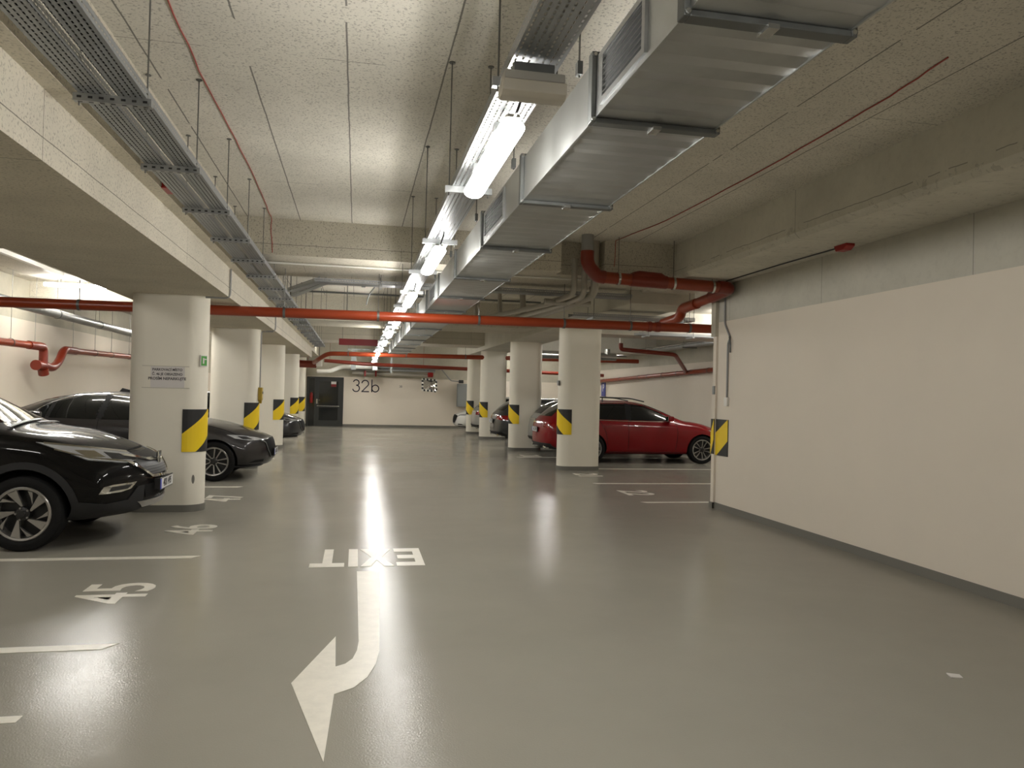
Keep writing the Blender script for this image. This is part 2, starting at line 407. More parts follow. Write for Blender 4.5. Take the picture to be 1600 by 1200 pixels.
tag(MB().tube([(-1.6, YF-.09, .86), (-.72, YF-.09, .85)], .022).tube([(-1.6, YF-.09, .86), (-1.6, YF, .86)], .018).tube([(-.72, YF-.09, .85), (-.72, YF, .85)], .018).build('push_bar', 'steel', d1), 'steel push bar')
tag(MB().box((-1.66, YF-.03, .95), (-1.6, YF-.01, 1.15)).tube([(-1.63, YF-.07, 1.1), (-1.5, YF-.07, 1.1)], .012).tube([(-1.63, YF-.07, 1.1), (-1.63, YF-.01, 1.1)], .012).build('door_handle', 'steel', d1), 'steel lever handle')
ds = MB().box((-1.06, YF-.005, 1.74), (-.85, YF+.01, 1.9), 0).box((-1.06, YF-.006, 1.68), (-.85, YF+.01, 1.79), 1).build('door_sign', ['paper', 'dark_red_panel'], d1)
q = thing('fire_extinguisher', 'red fire extinguisher behind the glass side panel of the black door', 'fire extinguisher', (-1.86, YF-.13, .98))
MB().lathe([(.05, 0), (.062, .02), (.062, .36), (.045, .42), (.02, .45)], (0, 0, 0), (0, 0, 1), 16).build('cylinder_body', 'red_device', q, smooth=True)
MB().box((-.03, -.02, .45), (.05, .02, .5)).tube([(0, -.02, .47), (-.07, -.03, .42), (-.07, -.03, .2)], .008, 6).build('valve', 'plastic_black', q)
MB().box((-.03, .05, .1), (.03, .13, .3)).build('wall_bracket', 'plastic_black', q)

# numbers on the end wall: 32b in thin strokes
def stroke(pts, w, t0, t1, mb):
    """flat stroke in XZ plane on plane y=t0..t1"""
    for i in range(len(pts)-1):
        a = Vector(pts[i]); b = Vector(pts[i+1]); d_ = (b-a).normalized(); n_ = Vector((-d_.y, d_.x))*w/2; e_ = d_*w*.25
        mb.prism([tuple(a-e_-n_), tuple(b+e_-n_), tuple(b+e_+n_), tuple(a-e_+n_)], 1, t0, t1)
def arc(cx, cz, r, a0, a1, n=18): return [(cx+r*math.cos(math.radians(a0+(a1-a0)*i/n)), cz+r*math.sin(math.radians(a0+(a1-a0)*i/n))) for i in range(n+1)]
q = thing('wall_number', 'large thin dark 32b painted on the white end wall', 'wall number', (0, YF, 0))
def letter(pls, nm='digit'):
    mb = MB()
    for p_ in pls: stroke(p_, .045, -.012, 0, mb)
    return mb.build(nm, 'lettering_dark', q)
letter([arc(-.02, 1.88, .12, 160, -80), arc(-.02, 1.64, .14, 85, -165)])
letter([arc(.36, 1.85, .14, 170, -30)+[(.22, 1.50)], [(.22, 1.51), (.52, 1.51)]])
letter([[(.64, 2.02), (.64, 1.50)], arc(.79, 1.65, .145, 0, 360, 28)], 'letter')
text_obj('wall_sign', '38', .13, frame((1.87, YF-.004, 1.76), (1, 0, 0), (0, 0, 1)), 'lettering_dark')
tag(bpy.data.objects['wall_sign'], 'small dark number on the end wall right of the large 32b', 'wall number')

# convex mirror
q = thing('traffic_mirror', 'rectangular traffic mirror with black and white border on the end wall', 'mirror', (3.05, 32.9, 1.85))
rotm = Matrix.Rotation(math.radians(-18), 3, 'X') @ Matrix.Rotation(math.radians(14), 3, 'Z')
mb = MB()
for i in range(28):
    per = i/28.0*(2*(.62+.5)); w_, h_ = .62, .5
    L_ = per
    if L_ < w_: p_ = (-w_/2+L_, -h_/2)
    elif L_ < w_+h_: p_ = (w_/2, -h_/2+L_-w_)
    elif L_ < 2*w_+h_: p_ = (w_/2-(L_-w_-h_), h_/2)
    else: p_ = (-w_/2, h_/2-(L_-2*w_-h_))
    mb.obox(rotm @ Vector((p_[0], 0, p_[1])), .078, .03, .078, rotm, i % 2)
mb.build('border', ['white_plastic', 'plastic_black'], q)
gv = []; gf = []; n_ = 10
for i in range(n_+1):
    for j in range(n_+1):
        a = (i/n_-.5); b_ = (j/n_-.5); gv.append(rotm @ Vector((a*.56, -.06*(1-4*a*a)*(1-4*b_*b_)-.012, b_*.44)))
for i in range(n_):
    for j in range(n_): gf.append((i*(n_+1)+j, (i+1)*(n_+1)+j, (i+1)*(n_+1)+j+1, i*(n_+1)+j+1))
MB().add(gv, gf).build('mirror_face', 'mirror_glass', q, smooth=True)
MB().tube([(0, .02, 0), (0, .3, .02), (0, .6, .02)], .02, 8).build('mount_arm', 'dark_steel', q)

# grey cabinet on the end wall, right
q = thing('switch_cabinet', 'tall grey cabinet on the end wall at the far right', 'cabinet', (4.55, 33.3, 0))
MB().box((-.24, -.12, .95), (.24, .2, 1.95)).build('cabinet_body', 'cabinet_grey', q, bevel=.01)
MB().box((-.22, -.135, .98), (.22, -.12, 1.92)).build('cabinet_door', 'cabinet_grey', q)
q2 = thing('floodlight', 'small dark floodlight above the grey cabinet with its cable pipe', 'floodlight', (4.35, 33.1, 2.05))
MB().box((-.02, -.1, -.08), (.18, .0, .06)).build('lamp_head', 'plastic_black', q2)
MB().tube(bend([(.0, .05, 0), (-.35, .05, .02), (-.75, .2, .5)], .08), .025, 8).tube([(.08, -.02, 0), (.08, .4, 0)], .015, 6).build('mount_arm', 'grey_pipe', q2)

# ------------------------------------------------------------------ columns
def stadium(cx, cy, w, d, n=8, rr=None):
    r = rr if rr else d/2; pts = []
    for (sx, sy, a0) in ((1, -1, -90), (1, 1, 0), (-1, 1, 90), (-1, -1, 180)):
        for i in range(n+1):
            a = math.radians(a0+90*i/n); pts.append((cx+sx*(w/2-r)+r*math.cos(a), cy+sy*(d/2-r)+r*math.sin(a)))
    return pts
def column(cx, cy, ztop, label, group, w=.9, d=.44):
    q = thing('concrete_column', label, 'column', (cx, cy, 0), group)
    MB().prism(stadium(0, 0, w, d, rr=d/2-.004), 2, 0, ztop).build('column_shaft', 'column_paint', q, smooth=True, angle=30)
    tag(MB().prism(stadium(0, 0, w+.02, d+.02, rr=d/2), 2, 0, .085).build('base_band', 'skirt_paint', q, smooth=True, angle=30), 'grey painted base band')
    return q
CXL, CXR = -2.3, 4.6
colY = [10.3, 15.6, 20.85, 26.0, 29.2]
ordn = ['nearest', 'second', 'third', 'fourth', 'fifth']
for i, y in enumerate(colY):
    column(CXL, y, 2.68 if i < 4 else 2.9, ['nearest left white column with the paper notice', 'left white column with a yellow box on its end', 'left white column, third from the viewer, before a dark car nose', 'left white column, fourth from the viewer', 'farthest free white column in the left row'][i], 'white columns of the left row')
c0 = bpy.data.objects['concrete_column']
a_ = math.radians(-58); ex, ey = .45-.22+.217*math.cos(a_), .217*math.sin(a_)
Rz = Matrix.Rotation(a_+PI/2, 3, 'Z'); ell = [Rz @ Vector((.018*math.cos(t*PI/8), 0, .055*math.sin(t*PI/8))) for t in range(16)]
n_v = Vector((math.cos(a_), math.sin(a_), 0))
MB().add([Vector((ex, ey, .40))+v+n_v*.006 for v in ell]+[Vector((ex, ey, .40))+v-n_v*.006 for v in ell], [tuple(range(16)), tuple(range(31, 15, -1))]+[(i, i+16, (i+1) % 16+16, (i+1) % 16) for i in range(16)]).build('scuff_patch', 'skirt_paint', c0)
for i, y in enumerate(colY[1:]):
    column(CXR, y, 3.0, ['wide right white column in front of the red estate car', 'right white column just behind the one before the red car', 'right white column, third in the row', 'farthest white column of the right row'][i], 'white columns of the right row')
# wall pilaster by the door and behind
struct('trim_15', MB().box((-2.75, 32.6, 0), (-2.1, YF, 2.9)), 'column_paint', 'white pilaster beside the black door')
struct('trim_16', MB().box((-3.05, 28.3, 2.95), (-1.6, 33.5, CZ)), 'concrete', 'concrete beam end above the door')

# hazard mats: wrap around the column end
def wrap_mat(cx, cy, side, label, z0=.74, z1=1.265, w=.9, d=.44, zoff=0):
    """mat wrapping the rounded end that faces the aisle. side=+1: aisle at +x"""
    r = d/2; t = .012; ccx = cx+side*(w/2-r)
    path = []
    L0 = .02
    path.append((ccx-side*L0, cy-r))
    for i in range(17):
        a = math.radians(-90+180*i/16); path.append((ccx+side*r*math.cos(a), cy+r*math.sin(a)))
    path.append((ccx-side*L0, cy+r))
    # arc length
    S = [0]
    for a, b in zip(path[:-1], path[1:]): S.append(S[-1]+math.dist(a, b))
    P = S[-1]/2; Hh = z1-z0
    # stripes as function of (s, z): diagonal in each half
    q = thing('hazard_mat', label, 'hazard mat', (cx, cy, 0), 'yellow and black corner mats on the columns')
    nz = 36
    vs = []; fs = []; mi = []
    def nrm(i):
        a = Vector(path[max(i-1, 0)]); b = Vector(path[min(i+1, len(path)-1)]); d_ = (b-a).normalized(); n_ = Vector((d_.y, -d_.x))
        c_ = Vector((ccx-side*.05, cy)); 
        if (Vector(path[i])-c_).dot(n_) < 0: n_ = -n_
        return n_
    # finer path for stripes
    fine = []; ns = 48
    for k in range(ns+1):
        s_ = S[-1]*k/ns; j = 0
        while j < len(S)-2 and S[j+1] < s_: j += 1
        t_ = (s_-S[j])/(S[j+1]-S[j]); a = Vector(path[j]); b = Vector(path[j+1]); na = nrm(j).lerp(nrm(j+1), t_).normalized()
        fine.append((a.lerp(b, t_), na, s_))
    body = MB(); strp = MB()
    for k in range(ns):
        (a, na, sa), (b, nb, sb) = fine[k], fine[k+1]
        q0, q1 = a+na*.001-Vector((cx, cy)), b+nb*.001-Vector((cx, cy)); o0, o1 = a+na*t-Vector((cx, cy)), b+nb*t-Vector((cx, cy))
        body.add([(q0.x, q0.y, z0), (q1.x, q1.y, z0), (o1.x, o1.y, z0), (o0.x, o0.y, z0), (q0.x, q0.y, z1), (q1.x, q1.y, z1), (o1.x, o1.y, z1), (o0.x, o0.y, z1)],
                 [(0,1,2,3), (4,7,6,5), (3,2,6,7), (0,4,5,1)] + ([(0,3,7,4)] if k == 0 else []) + ([(1,5,6,2)] if k == ns-1 else []))
        # yellow band: rises to the middle on first half
        def band(s_):
            f = s_/P if s_ <= P else 2-s_/P
            lo = z0-.0+Hh*(-.28+.86*f*.75); hi = z0+Hh*(.42+.62*f)
            return max(z0, min(lo, z1)), min(z1, hi)
        la, ha = band(sa); lb_, hb = band(sb)
        y0, y1 = a+na*(t+.001)-Vector((cx, cy)), b+nb*(t+.001)-Vector((cx, cy))
        strp.add([(y0.x, y0.y, la), (y1.x, y1.y, lb_), (y1.x, y1.y, hb), (y0.x, y0.y, ha)], [(0,1,2,3)])
    body.build('mat_body', 'hazard_black', q, smooth=True)
    tag(strp.build('stripe', 'hazard_yellow', q, smooth=True), 'yellow diagonal stripe')
for i, y in enumerate(colY):
    wrap_mat(CXL, y, 1, ['yellow and black mat on the nearest left column with the notice', 'yellow and black mat on the left column with the yellow box', 'yellow and black mat on the third left column', 'yellow and black mat on the fourth left column', 'yellow and black mat on the farthest left column'][i])
for i, y in enumerate(colY[1:]):
    wrap_mat(CXR, y, -1, ['yellow and black mat on the right column before the red car', 'yellow and black mat on the second right column', 'yellow and black mat on the third right column', 'yellow and black mat on the farthest right column'][i])
# flat mats: wall end right and door pilaster
q = thing('hazard_mat', 'yellow and black mat on the corner of the large right wall', 'hazard mat', (5.05, 10.0, 0))
def flatmat(nm, ori, u, v, w, h, flip, parent, n=Vector((0,0,0))):
    u = Vector(u); v = Vector(v); o_ = Vector(ori); nn = u.cross(v).normalized()
    nn = Vector(n)
    vs = [o_, o_+u*w, o_+u*w+v*h, o_+v*h]; b = MB(); b.add([p for p in vs]+[p+nn*.012 for p in vs], [(0,1,2,3), (4,5,6,7), (0,1,5,4), (1,2,6,5), (2,3,7,6), (3,0,4,7)])
    bo = b.build('mat_body', 'hazard_black', parent)
    ys = [(0, .0), (.12, 0), (1, .42), (1, 1.0), (.97, 1.0), (0, .62)] if not flip else [(1, .0), (.88, 0), (0, .42), (0, 1.0), (.03, 1.0), (1, .62)]
    pts = [o_+u*w*a+v*h*c+nn*.013 for a, c in ys]; s_ = MB(); s_.add(pts, [tuple(range(len(pts)))])
    tag(s_.build('stripe', 'hazard_yellow', bo, recalc=False), 'yellow diagonal stripe')
flatmat('m', (0, .17, .76), (0, -1, 0), (0, 0, 1), .36, .51, False, q, (-1, 0, 0))
flatmat('m', (-.03, .265, .77), (0, -1, 0), (0, 0, 1), .095, .5, False, q, (-1, 0, 0))
q = thing('hazard_mat', 'yellow and black mat on the pilaster beside the black door', 'hazard mat', (-2.45, 32.6, 0))
flatmat('m', (0.05, 0, .74), (1, 0, 0), (0, 0, 1), .28, .52, True, q, (0, -1, 0))

# notice, exit sign, yellow box
q = thing('paper_notice', 'white paper notice with three printed lines taped to the nearest left column', 'notice', (-2.27, 10.3-.22, 1.66))
MB().box((-.20, -.004, -.135), (.19, 0, .125)).build('sheet', 'paper', q)
for zz, tx, sz in ((.085, 'PARKOVACÍ MÍSTO', .042), (.03, 'Č. 46 JE OBSAZENO', .042), (-.025, 'PROSÍM NEPARKUJTE', .046)):
    text_obj('printed_line', tx, sz, frame((-.01, -.0045, zz), (1, 0, 0), (0, 0, 1)), 'print_ink', q, extrude=.0004, sx=.95 if sz < .045 else 1.0, bold=.0012)
MB().box((-.3, -.003, .125), (.24, -.001, .133)).box((-.3, -.003, -.142), (.25, -.001, -.134)).build('tape', 'clear_cover', q)
q = thing('exit_sign', 'small green exit pictogram plate on the end of the nearest left column', 'sign', (-1.88, 10.16, 1.87))
MB().obox((.0, -.0, 0), .1, .012, .14, Matrix.Rotation(math.radians(50), 3, 'Z')).build('sign_plate', 'paper', q)
R_ = Matrix.Rotation(math.radians(50), 3, 'Z')
MB().obox(R_ @ Vector((.0, -.008, 0)), .08, .006, .12, R_).build('pictogram_field', 'sign_green', q)
MB().obox(R_ @ Vector((-.01, -.012, 0)), .02, .004, .07, R_).obox(R_ @ Vector((.018, -.012, 0.02)), .03, .004, .012, R_).build('running_figure', 'paper', q)
q = thing('call_box', 'yellow push button box with conduit on the end of the second left column', 'push button box', (-1.85, 15.6, 1.42))
MB().box((-.01, -.09, -.1), (.06, .09, .14)).prism([(-.09, -.1), (.09, -.1), (.0, -.17)], 0, -.01, .05).build('box_body', 'yellow_box', q)
MB().lathe([(.025, 0), (.025, .015)], (.06, 0, .04), (1, 0, 0), 12).build('button', 'dark_steel', q)
MB().tube(bend([(.01, 0, .14), (.01, 0, 1.23), (.235, 0, 1.23)], .05), .012, 8).build('conduit', 'grey_pipe', q)
def conduit(label, pts, r=.012, m='grey_pipe'):
    return tag(MB().tube(bend(pts, .07), r, 8).build('cable_conduit', m, smooth=True), label, 'conduit')
conduit('grey conduit bent round the left beam above the nearest column', [(-1.87, 10.12, 2.662), (-1.582, 10.12, 2.662), (-1.582, 10.12, 3.03)])
conduit('grey conduit bent round the left beam above the second column', [(-1.75, 15.6, 2.662), (-1.582, 15.6, 2.662), (-1.582, 15.6, 3.03)])
q = thing('cable_conduit', 'grey conduit with a switch coming down the end of the large right wall', 'conduit', (5.05, 9.9, 0))
MB().tube(bend([(-.015, .06, 3.1), (-.015, .06, 2.62), (-.015, -.12, 2.4), (-.015, -.05, 2.34), (-.015, -.05, 1.55)], .06), .014, 8).build('pipe_run', 'grey_pipe', q, smooth=True)
MB().box((-.035, -.09, 1.46), (0, -.0, 1.58)).build('switch_box', 'white_plastic', q, bevel=.005)
MB().tube(bend([(-.03, -.12, 2.42), (-.04, -.17, 2.3), (-.03, -.15, 2.2)], .05), .012, 6).build('cable_loop', 'dark_steel', q, smooth=True)
tag(MB().box((5.0, 10.175, 1.62), (5.02, 10.225, 1.74)).build('key_switch', 'cabinet_grey'), 'small grey key switch on the pillar end of the right wall', 'switch')
tag(MB().box((4.125, 15.5, 1.76), (4.148, 15.62, 1.86)).build('escape_sign', 'dark_steel'), 'small dark framed plate on the end of the column before the red car', 'sign')

# ------------------------------------------------------------------ floor markings
def line(x0, x1, y, label):
    return tag(MB().prism([(x0, y-.05), (x1, y-.05), (x1+(.07 if x1 < 0 else 0), y+.05), (x0-(.07 if x0 > 0 else 0), y+.05)], 2, .0005, .003).build('bay_line', 'floor_marking'), label, 'floor marking', 'white bay lines')
line(-6.6, -1.42, 7.42, 'white bay line between 45 and 46')
line(-6.6, -1.42, 4.93, 'white bay line between 44 and 45')
line(-6.6, -1.77, 12.58, 'white bay line in front of the dark grey saloon')
line(-6.6, -1.8, 17.6, 'white bay line beyond the dark grey saloon')
line(4.24, 10.0, 10.75, 'nearest white bay line right of the aisle, starting at the wall end')
line(4.24, 10.0, 13.1, 'white bay line between 21 and 22')
line(4.6, 10.0, 15.75, 'white bay line beside the red car')
line(4.0, 10.0, 18.6, 'white bay line beyond the rear of the red car')
def number(txt, x, y, left, label, s=.5):
    M_ = frame((x, y, .0015), (0, 1, 0), (-1, 0, 0)) if left else frame((x, y, .0015), (0, -1, 0), (1, 0, 0))
    o = text_obj('bay_number', txt, s/.73, M_, 'floor_marking', sx=.92, extrude=.0012, bold=.007)
    return tag(o, label, 'bay number')
number('45', -1.69, 6.2, True, 'white 45 painted on the floor left of the arrow')
number('46', -1.69, 8.85, True, 'white 46 painted on the floor beside the black car nose')
number('44', -1.69, 3.7, True, 'partly visible white number at the lower left of the floor')
number('47', -1.75, 11.3, True, 'white number on the floor beyond the nearest left column')
number('22', 4.48, 11.85, False, 'white 22 painted in the nearest right bay')
number('21', 4.48, 14.5, False, 'white 21 painted in front of the right column')
number('20', 4.35, 19.0, False, 'white number painted at the rear of the red car')
# EXIT and arrow
q = thing('exit_marking', 'white word EXIT painted upside down on the floor above the arrow', 'floor marking', (0, 0, 0))
def fl_poly(nm, polys, par, z1=.003):
    mb = MB()
    for p_ in polys: mb.prism(p_, 2, .0005, z1)
    return mb.build(nm, 'floor_marking', par)
# letters run from x=.64 (E) to -.38 (T); tops towards the viewer (small y)
Y0, Y1 = 6.9, 7.66     # top of letters, foot of letters
def L(u0, poly, w): # poly in letter space: u right (reader), v up 0..1 ; reader's right = -x
    return [(u0-p_[0]*w, Y1-(Y1-Y0)*p_[1]) for p_ in poly]
t_ = .2
fl_poly('letter', [L(.645, p_, .25) for p_ in ([(0,0),(.3,0),(.3,1),(0,1)], [(.3,0),(1,0),(1,t_),(.3,t_)], [(.3,.4),(.92,.4),(.92,.6),(.3,.6)], [(.3,1-t_),(1,1-t_),(1,1),(.3,1)])], q)
fl_poly('letter', [L(.375, p_, .3) for p_ in ([(0,0),(.3,0),(.5,.34),(.7,0),(1,0),(.66,.5),(1,1),(.7,1),(.5,.66),(.3,1),(0,1),(.34,.5)],)], q)
fl_poly('letter', [L(.055, p_, .085) for p_ in ([(0,0),(1,0),(1,1),(0,1)],)], q)
fl_poly('letter', [L(-.065, p_, .3) for p_ in ([(0,1-t_),(1,1-t_),(1,1),(0,1)], [(.36,0),(.64,0),(.64,1-t_),(.36,1-t_)])], q)
ar = [(.045, 6.72), (.235, 6.72)]
ar += [(.185, 4.95)]
for (x_, y_) in [(.176, 4.66), (.150, 4.44), (.100, 4.24), (.03, 4.10), (-.07, 4.02)]: ar.append((x_, y_))
ar += [(-.093, 3.295), (-.295, 4.203), (-.086, 4.96), (-.073, 4.42)]
for (x_, y_) in [(-.02, 4.46), (.02, 4.54), (.045, 4.68), (.055, 4.85)]: ar.append((x_, y_))
ars = MB()
from mathutils.geometry import tessellate_polygon
tri = tessellate_polygon([[Vector((a, b, 0)) for a, b in ar]])
n_ = len(ar)
ars.add([(a, b, .003) for a, b in ar]+[(a, b, .0005) for a, b in ar], [tuple(t) for t in tri]+[tuple(i+n_ for i in t[::-1]) for t in tri]+[(i, (i+1) % n_, (i+1) % n_+n_, i+n_) for i in range(n_)])
tag(ars.build('direction_arrow', 'floor_marking'), 'large white arrow on the floor bending to the left', 'floor marking')
tag(MB().prism([(3.36, 3.80), (3.42, 3.78), (3.44, 3.83), (3.38, 3.86)], 2, .0005, .006).build('paper_scrap', 'paper'), 'tiny white scrap lying on the floor at right', 'litter')

# ------------------------------------------------------------------ cable trays
def channel(cx, w, h, y0, y1, z, nm, parent, along=1, t=.002):
    mb = MB()
    prof = [(cx-w/2, z+h), (cx-w/2, z), (cx+w/2, z), (cx+w/2, z+h), (cx+w/2-t, z+h), (cx+w/2-t, z+t), (cx-w/2+t, z+t), (cx-w/2+t, z+h)]
    mb.prism(prof, 1 if along == 1 else 0, y0, y1)
    o = mb.build(nm, 'perforated_steel', parent); box_uv(o, along)
    return o
def strut(cx, w, y, z, parent, slots=True, h=.04, d=.04, nm='support_bracket', rods=None, top=CZ, along=0):
    mb = MB(); mb.box((cx-w/2, y-d/2, z), (cx+w/2, y+d/2, z+h), 0)
    if slots:
        k = int(w/.05)
        for i in range(k):
            x_ = cx-w/2+.03+i*(w-.06)/max(k-1, 1)
            mb.box((x_-.011, y-d/2-.001, z+h*.35), (x_+.011, y-d/2+.002, z+h*.65), 1); mb.box((x_-.011, y-.006, z-.001), (x_+.011, y+.006, z+.001), 1)
    o = mb.build(nm, ['galvanised_steel', 'plastic_black'], parent)
    for rx in (rods if rods is not None else (cx-w/2+.025, cx+w/2-.025)):
        MB().tube([(rx, y, z-.02), (rx, y, top-.002)], .0045, 6).lathe([(.02, 0), (.02, .006)], (rx, y, top-.008), (0, 0, 1), 8).build('hanger_rod', 'rod_steel', o)
    return o
q = thing('cable_tray', 'double perforated steel cable tray hanging beside the left beam', 'cable tray', (0, 0, 0))
channel(-1.37, .14, .055, -3, 27.5, 3.04, 'tray_channel', q)
channel(-1.18, .14, .055, -3, 27.5, 3.04, 'tray_channel', q)
for x_ in (-1.365, -1.185):
    mb = MB()
    for k in range(7): mb.tube([(x_-.054+.018*k, -3, 3.05+.004*(k % 2)), (x_-.054+.018*k, 27.4, 3.05)], .0085, 6)
    mb.build('cable_bundle', 'plastic_black', q)
for i in range(-5, 19):
    strut(-1.275, .375, 4.3+1.26*i, 3.0, q)
q = thing('cable_tray', 'perforated steel cable tray carrying the lamps over the aisle', 'cable tray', (0, 0, 0))
channel(.66, .2, .05, -4, 31.95, 2.86, 'tray_channel', q)
for i in range(-4, 17):
    strut(.665, .30, 3.12+1.72*i, 2.82, q, slots=False, h=.04, d=.03)
mb = MB()
for k in range(6):
    mb.tube([(.59+.024*k, -4, 2.872+.004*(k % 2)), (.59+.024*k, 30.5, 2.872)], .009, 6)
mb.build('cable_bundle', 'white_plastic', q)

# cross trays beyond the first cross beam
def xtray(x0, x1, y, z, w, label, rods=(0,), top=CZ-.45):
    q = thing('cable_tray', label, 'cable tray', (0, 0, 0))
    channel(y, w, .06, x0, x1, z, 'tray_channel', q, along=0)
    for rx in rods:
        mb = MB().box((rx-.02, y-w/2-.03, z-.03), (rx+.02, y+w/2+.03, z)).build('support_bracket', 'galvanised_steel', q)
        MB().tube([(rx, y-w/2-.015, z), (rx, y-w/2-.015, top)], .0045, 6).tube([(rx, y+w/2+.015, z), (rx, y+w/2+.015, top)], .0045, 6).build('hanger_rod', 'rod_steel', mb)
    return q
q = xtray(-.62, 4.08, 11.22, 3.06, .24, 'perforated tray crossing the aisle under the first cross beam', (.3, 1.9, 3.4))
def slanted(p0, p1, w, h, parent, nm='tray_channel'):
    a = Vector(p0); b = Vector(p1); d_ = (b-a).normalized(); n_ = Vector((-d_.y, d_.x, 0)).normalized()
    mb = MB(); vs = []
    for P_ in (a, b):
        for s_ in (-w/2, w/2): vs += [P_+n_*s_, P_+n_*s_+Vector((0, 0, h))]
    # 0,1 left a ; 2,3 right a ; 4,5 left b ; 6,7 right b
    mb.add(vs, [(0, 2, 6, 4), (0, 4, 5, 1), (2, 3, 7, 6)])
    me = mb.build(nm, 'perforated_steel', parent, recalc=False)
    uv = me.data.uv_layers.new(name='UVMap'); 
    for p_ in me.data.polygons:
        for li in p_.loop_indices:
            co_ = Vector(me.data.vertices[me.data.loops[li].vertex_index].co)
            uv.data[li].uv = (co_.z*1.0 if abs(p_.normal.z) < .5 else (co_-a).dot(n_), (co_-a).dot(d_))
    so = me.modifiers.new('Solidify', 'SOLIDIFY'); so.thickness = .002
slanted((-1.07, 12.6, 3.08), (-.5, 11.13, 3.08), .1, .06, q)
slanted((-1.07, 13.2, 3.08), (-.45, 11.29, 3.08), .1, .06, q)
q = xtray(3.45, 5.6, 12.3, 2.86, .3, 'short perforated tray hanging behind the orange pipe, right of the wrapped pipes', (3.8, 5.4), CZ)
q = xtray(5.7, 9.3, 15.2, 2.85, .3, 'perforated tray over the right bays', (5.9, 6.9, 8.2), CZ)

# ------------------------------------------------------------------ lamps
def lamp_body(parent, lit=True, Lh=.6, rotx=False):
    # built along y around origin, hanging down from z=0 (top of housing)
    def sw(p_): return p_
    prof_h = [(-.036, -.018), (.036, -.018), (.033, -.005), (.028, 0), (-.028, 0), (-.033, -.005)]
    def ring(prof, y, k=1.0, dz=0): return [(x_*k, y, z_*k+dz) for x_, z_ in prof]
    def loft(prof, ys):
        mb = MB(); n = len(prof); vs = []
        for y, k, dz in ys: vs += ring(prof, y, k, dz)
        fs = [(i*n+j, i*n+(j+1) % n, (i+1)*n+(j+1) % n, (i+1)*n+j) for i in range(len(ys)-1) for j in range(n)]
        fs += [tuple(range(n)), tuple((len(ys)-1)*n+j for j in range(n))][:]
        mb.add(vs, fs)
        if rotx: mb.v = [(y, -x_, z) for x_, y, z in mb.v]
        return mb
    h = loft(prof_h, [(-Lh, .8, -.008), (-Lh+.03, 1, 0), (Lh-.03, 1, 0), (Lh, .8, -.008)]).build('housing', 'lamp_housing', parent)
    prof_d = [(.034, -.019), (.056, -.045)]+[(.057*math.cos(math.radians(a)), -.056-.036*math.sin(math.radians(a))) for a in range(0, 181, 20)]+[(-.056, -.045), (-.034, -.019)]
    dd = loft(prof_d, [(-Lh+.01, .75, -.014), (-Lh+.035, 1, 0), (Lh-.035, 1, 0), (Lh-.01, .75, -.014)]).build('diffuser', 'lamp_glow' if lit else 'clear_cover', parent, smooth=True)
    return h, dd
def copy_tree(o, parent=None):
    c = o.copy(); C.objects.link(c); c.parent = parent
    for ch in list(o.children): copy_tree(ch, c)
    return c
lab = ['largest lit tube lamp over the aisle, nearest to the viewer', 'second lit tube lamp along the aisle tray', 'third lit tube lamp, just above the orange cross pipe', 'lit tube lamp just below the orange cross pipe', 'fifth lit tube lamp in the aisle row', 'sixth lit tube lamp in the aisle row', 'seventh lit tube lamp in the aisle row', 'eighth lit tube lamp, near the end of the duct', 'ninth lit tube lamp in the aisle row', 'farthest lit tube lamp of the aisle row']
L0 = thing('ceiling_lamp', lab[0], 'lamp', (.64, 3.87, 2.78), 'lit tube lamps over the aisle')
lamp_body(L0)
MB().tube(bend([(.0, -.6, -.03), (.0, -.68, -.02), (.02, -.7, .05), (.03, -.66, .09)], .03), .006, 6).build('feed_cable', 'plastic_black', L0)
for y_ in (-.35, .31): MB().box((-.04, y_, 0), (.04, y_+.04, .042)).build('mounting_clip', 'galvanised_steel', L0)
for k in range(1, 10):
    c_ = copy_tree(L0); c_.location.y = 3.87+3.05*k; c_['label'] = lab[k]
for k in (1, 2):
    c_ = copy_tree(L0); c_.location.y = 3.87-3.05*k; c_['label'] = 'lit tube lamp above and behind the viewer'
LB = thing('ceiling_lamp', 'lit tube lamp over the left bays, seen under the left beam', 'lamp', (-5.55, 16.8, 3.56), 'lit tube lamps over the bays')
lamp_body(LB, rotx=True)
for x_ in (-.3, .26): MB().box((x_, -.04, 0), (x_+.04, .04, .089)).build('mounting_clip', 'galvanised_steel', LB)
for x_, y_, l_ in ((-4.35, 14.9, 'left bay lamp beyond the nearest left column'), (-4.35, 13.7, 'added twin of the left bay lamp, above the dark grey saloon, strengthening the floor reflection'), (-5.0, 6.0, 'left bay lamp above the black car'), (-5.0, .8, 'left bay lamp level with the viewer'), (-5.0, 22.4, 'left bay lamp beyond the dark grey saloon'), (-5, 27.5, 'farthest left bay lamp'),  # lamp over the saloon is an added twin, strengthening the floor reflection
                (8.7, 12.4, 'right bay lamp hidden behind the right wall'), (8.9, 16.8, 'right bay lamp above the red car'), (6.4, 21.6, 'right bay lamp beyond the red car'), (7.4, 29, 'right bay lamp near the end wall'), (-4.6, 31.6, 'added unseen lamp in the left bays to brighten the end wall'), (7.0, 31.8, 'added unseen lamp in the right bays to brighten the end wall'), (-1.9, 30.8, 'added unseen lamp before the black door to brighten the end wall')):  # last three lamps are added out of view to brighten the end wall
    c_ = copy_tree(LB); c_.location = (x_, y_, 3.56); c_['label'] = l_
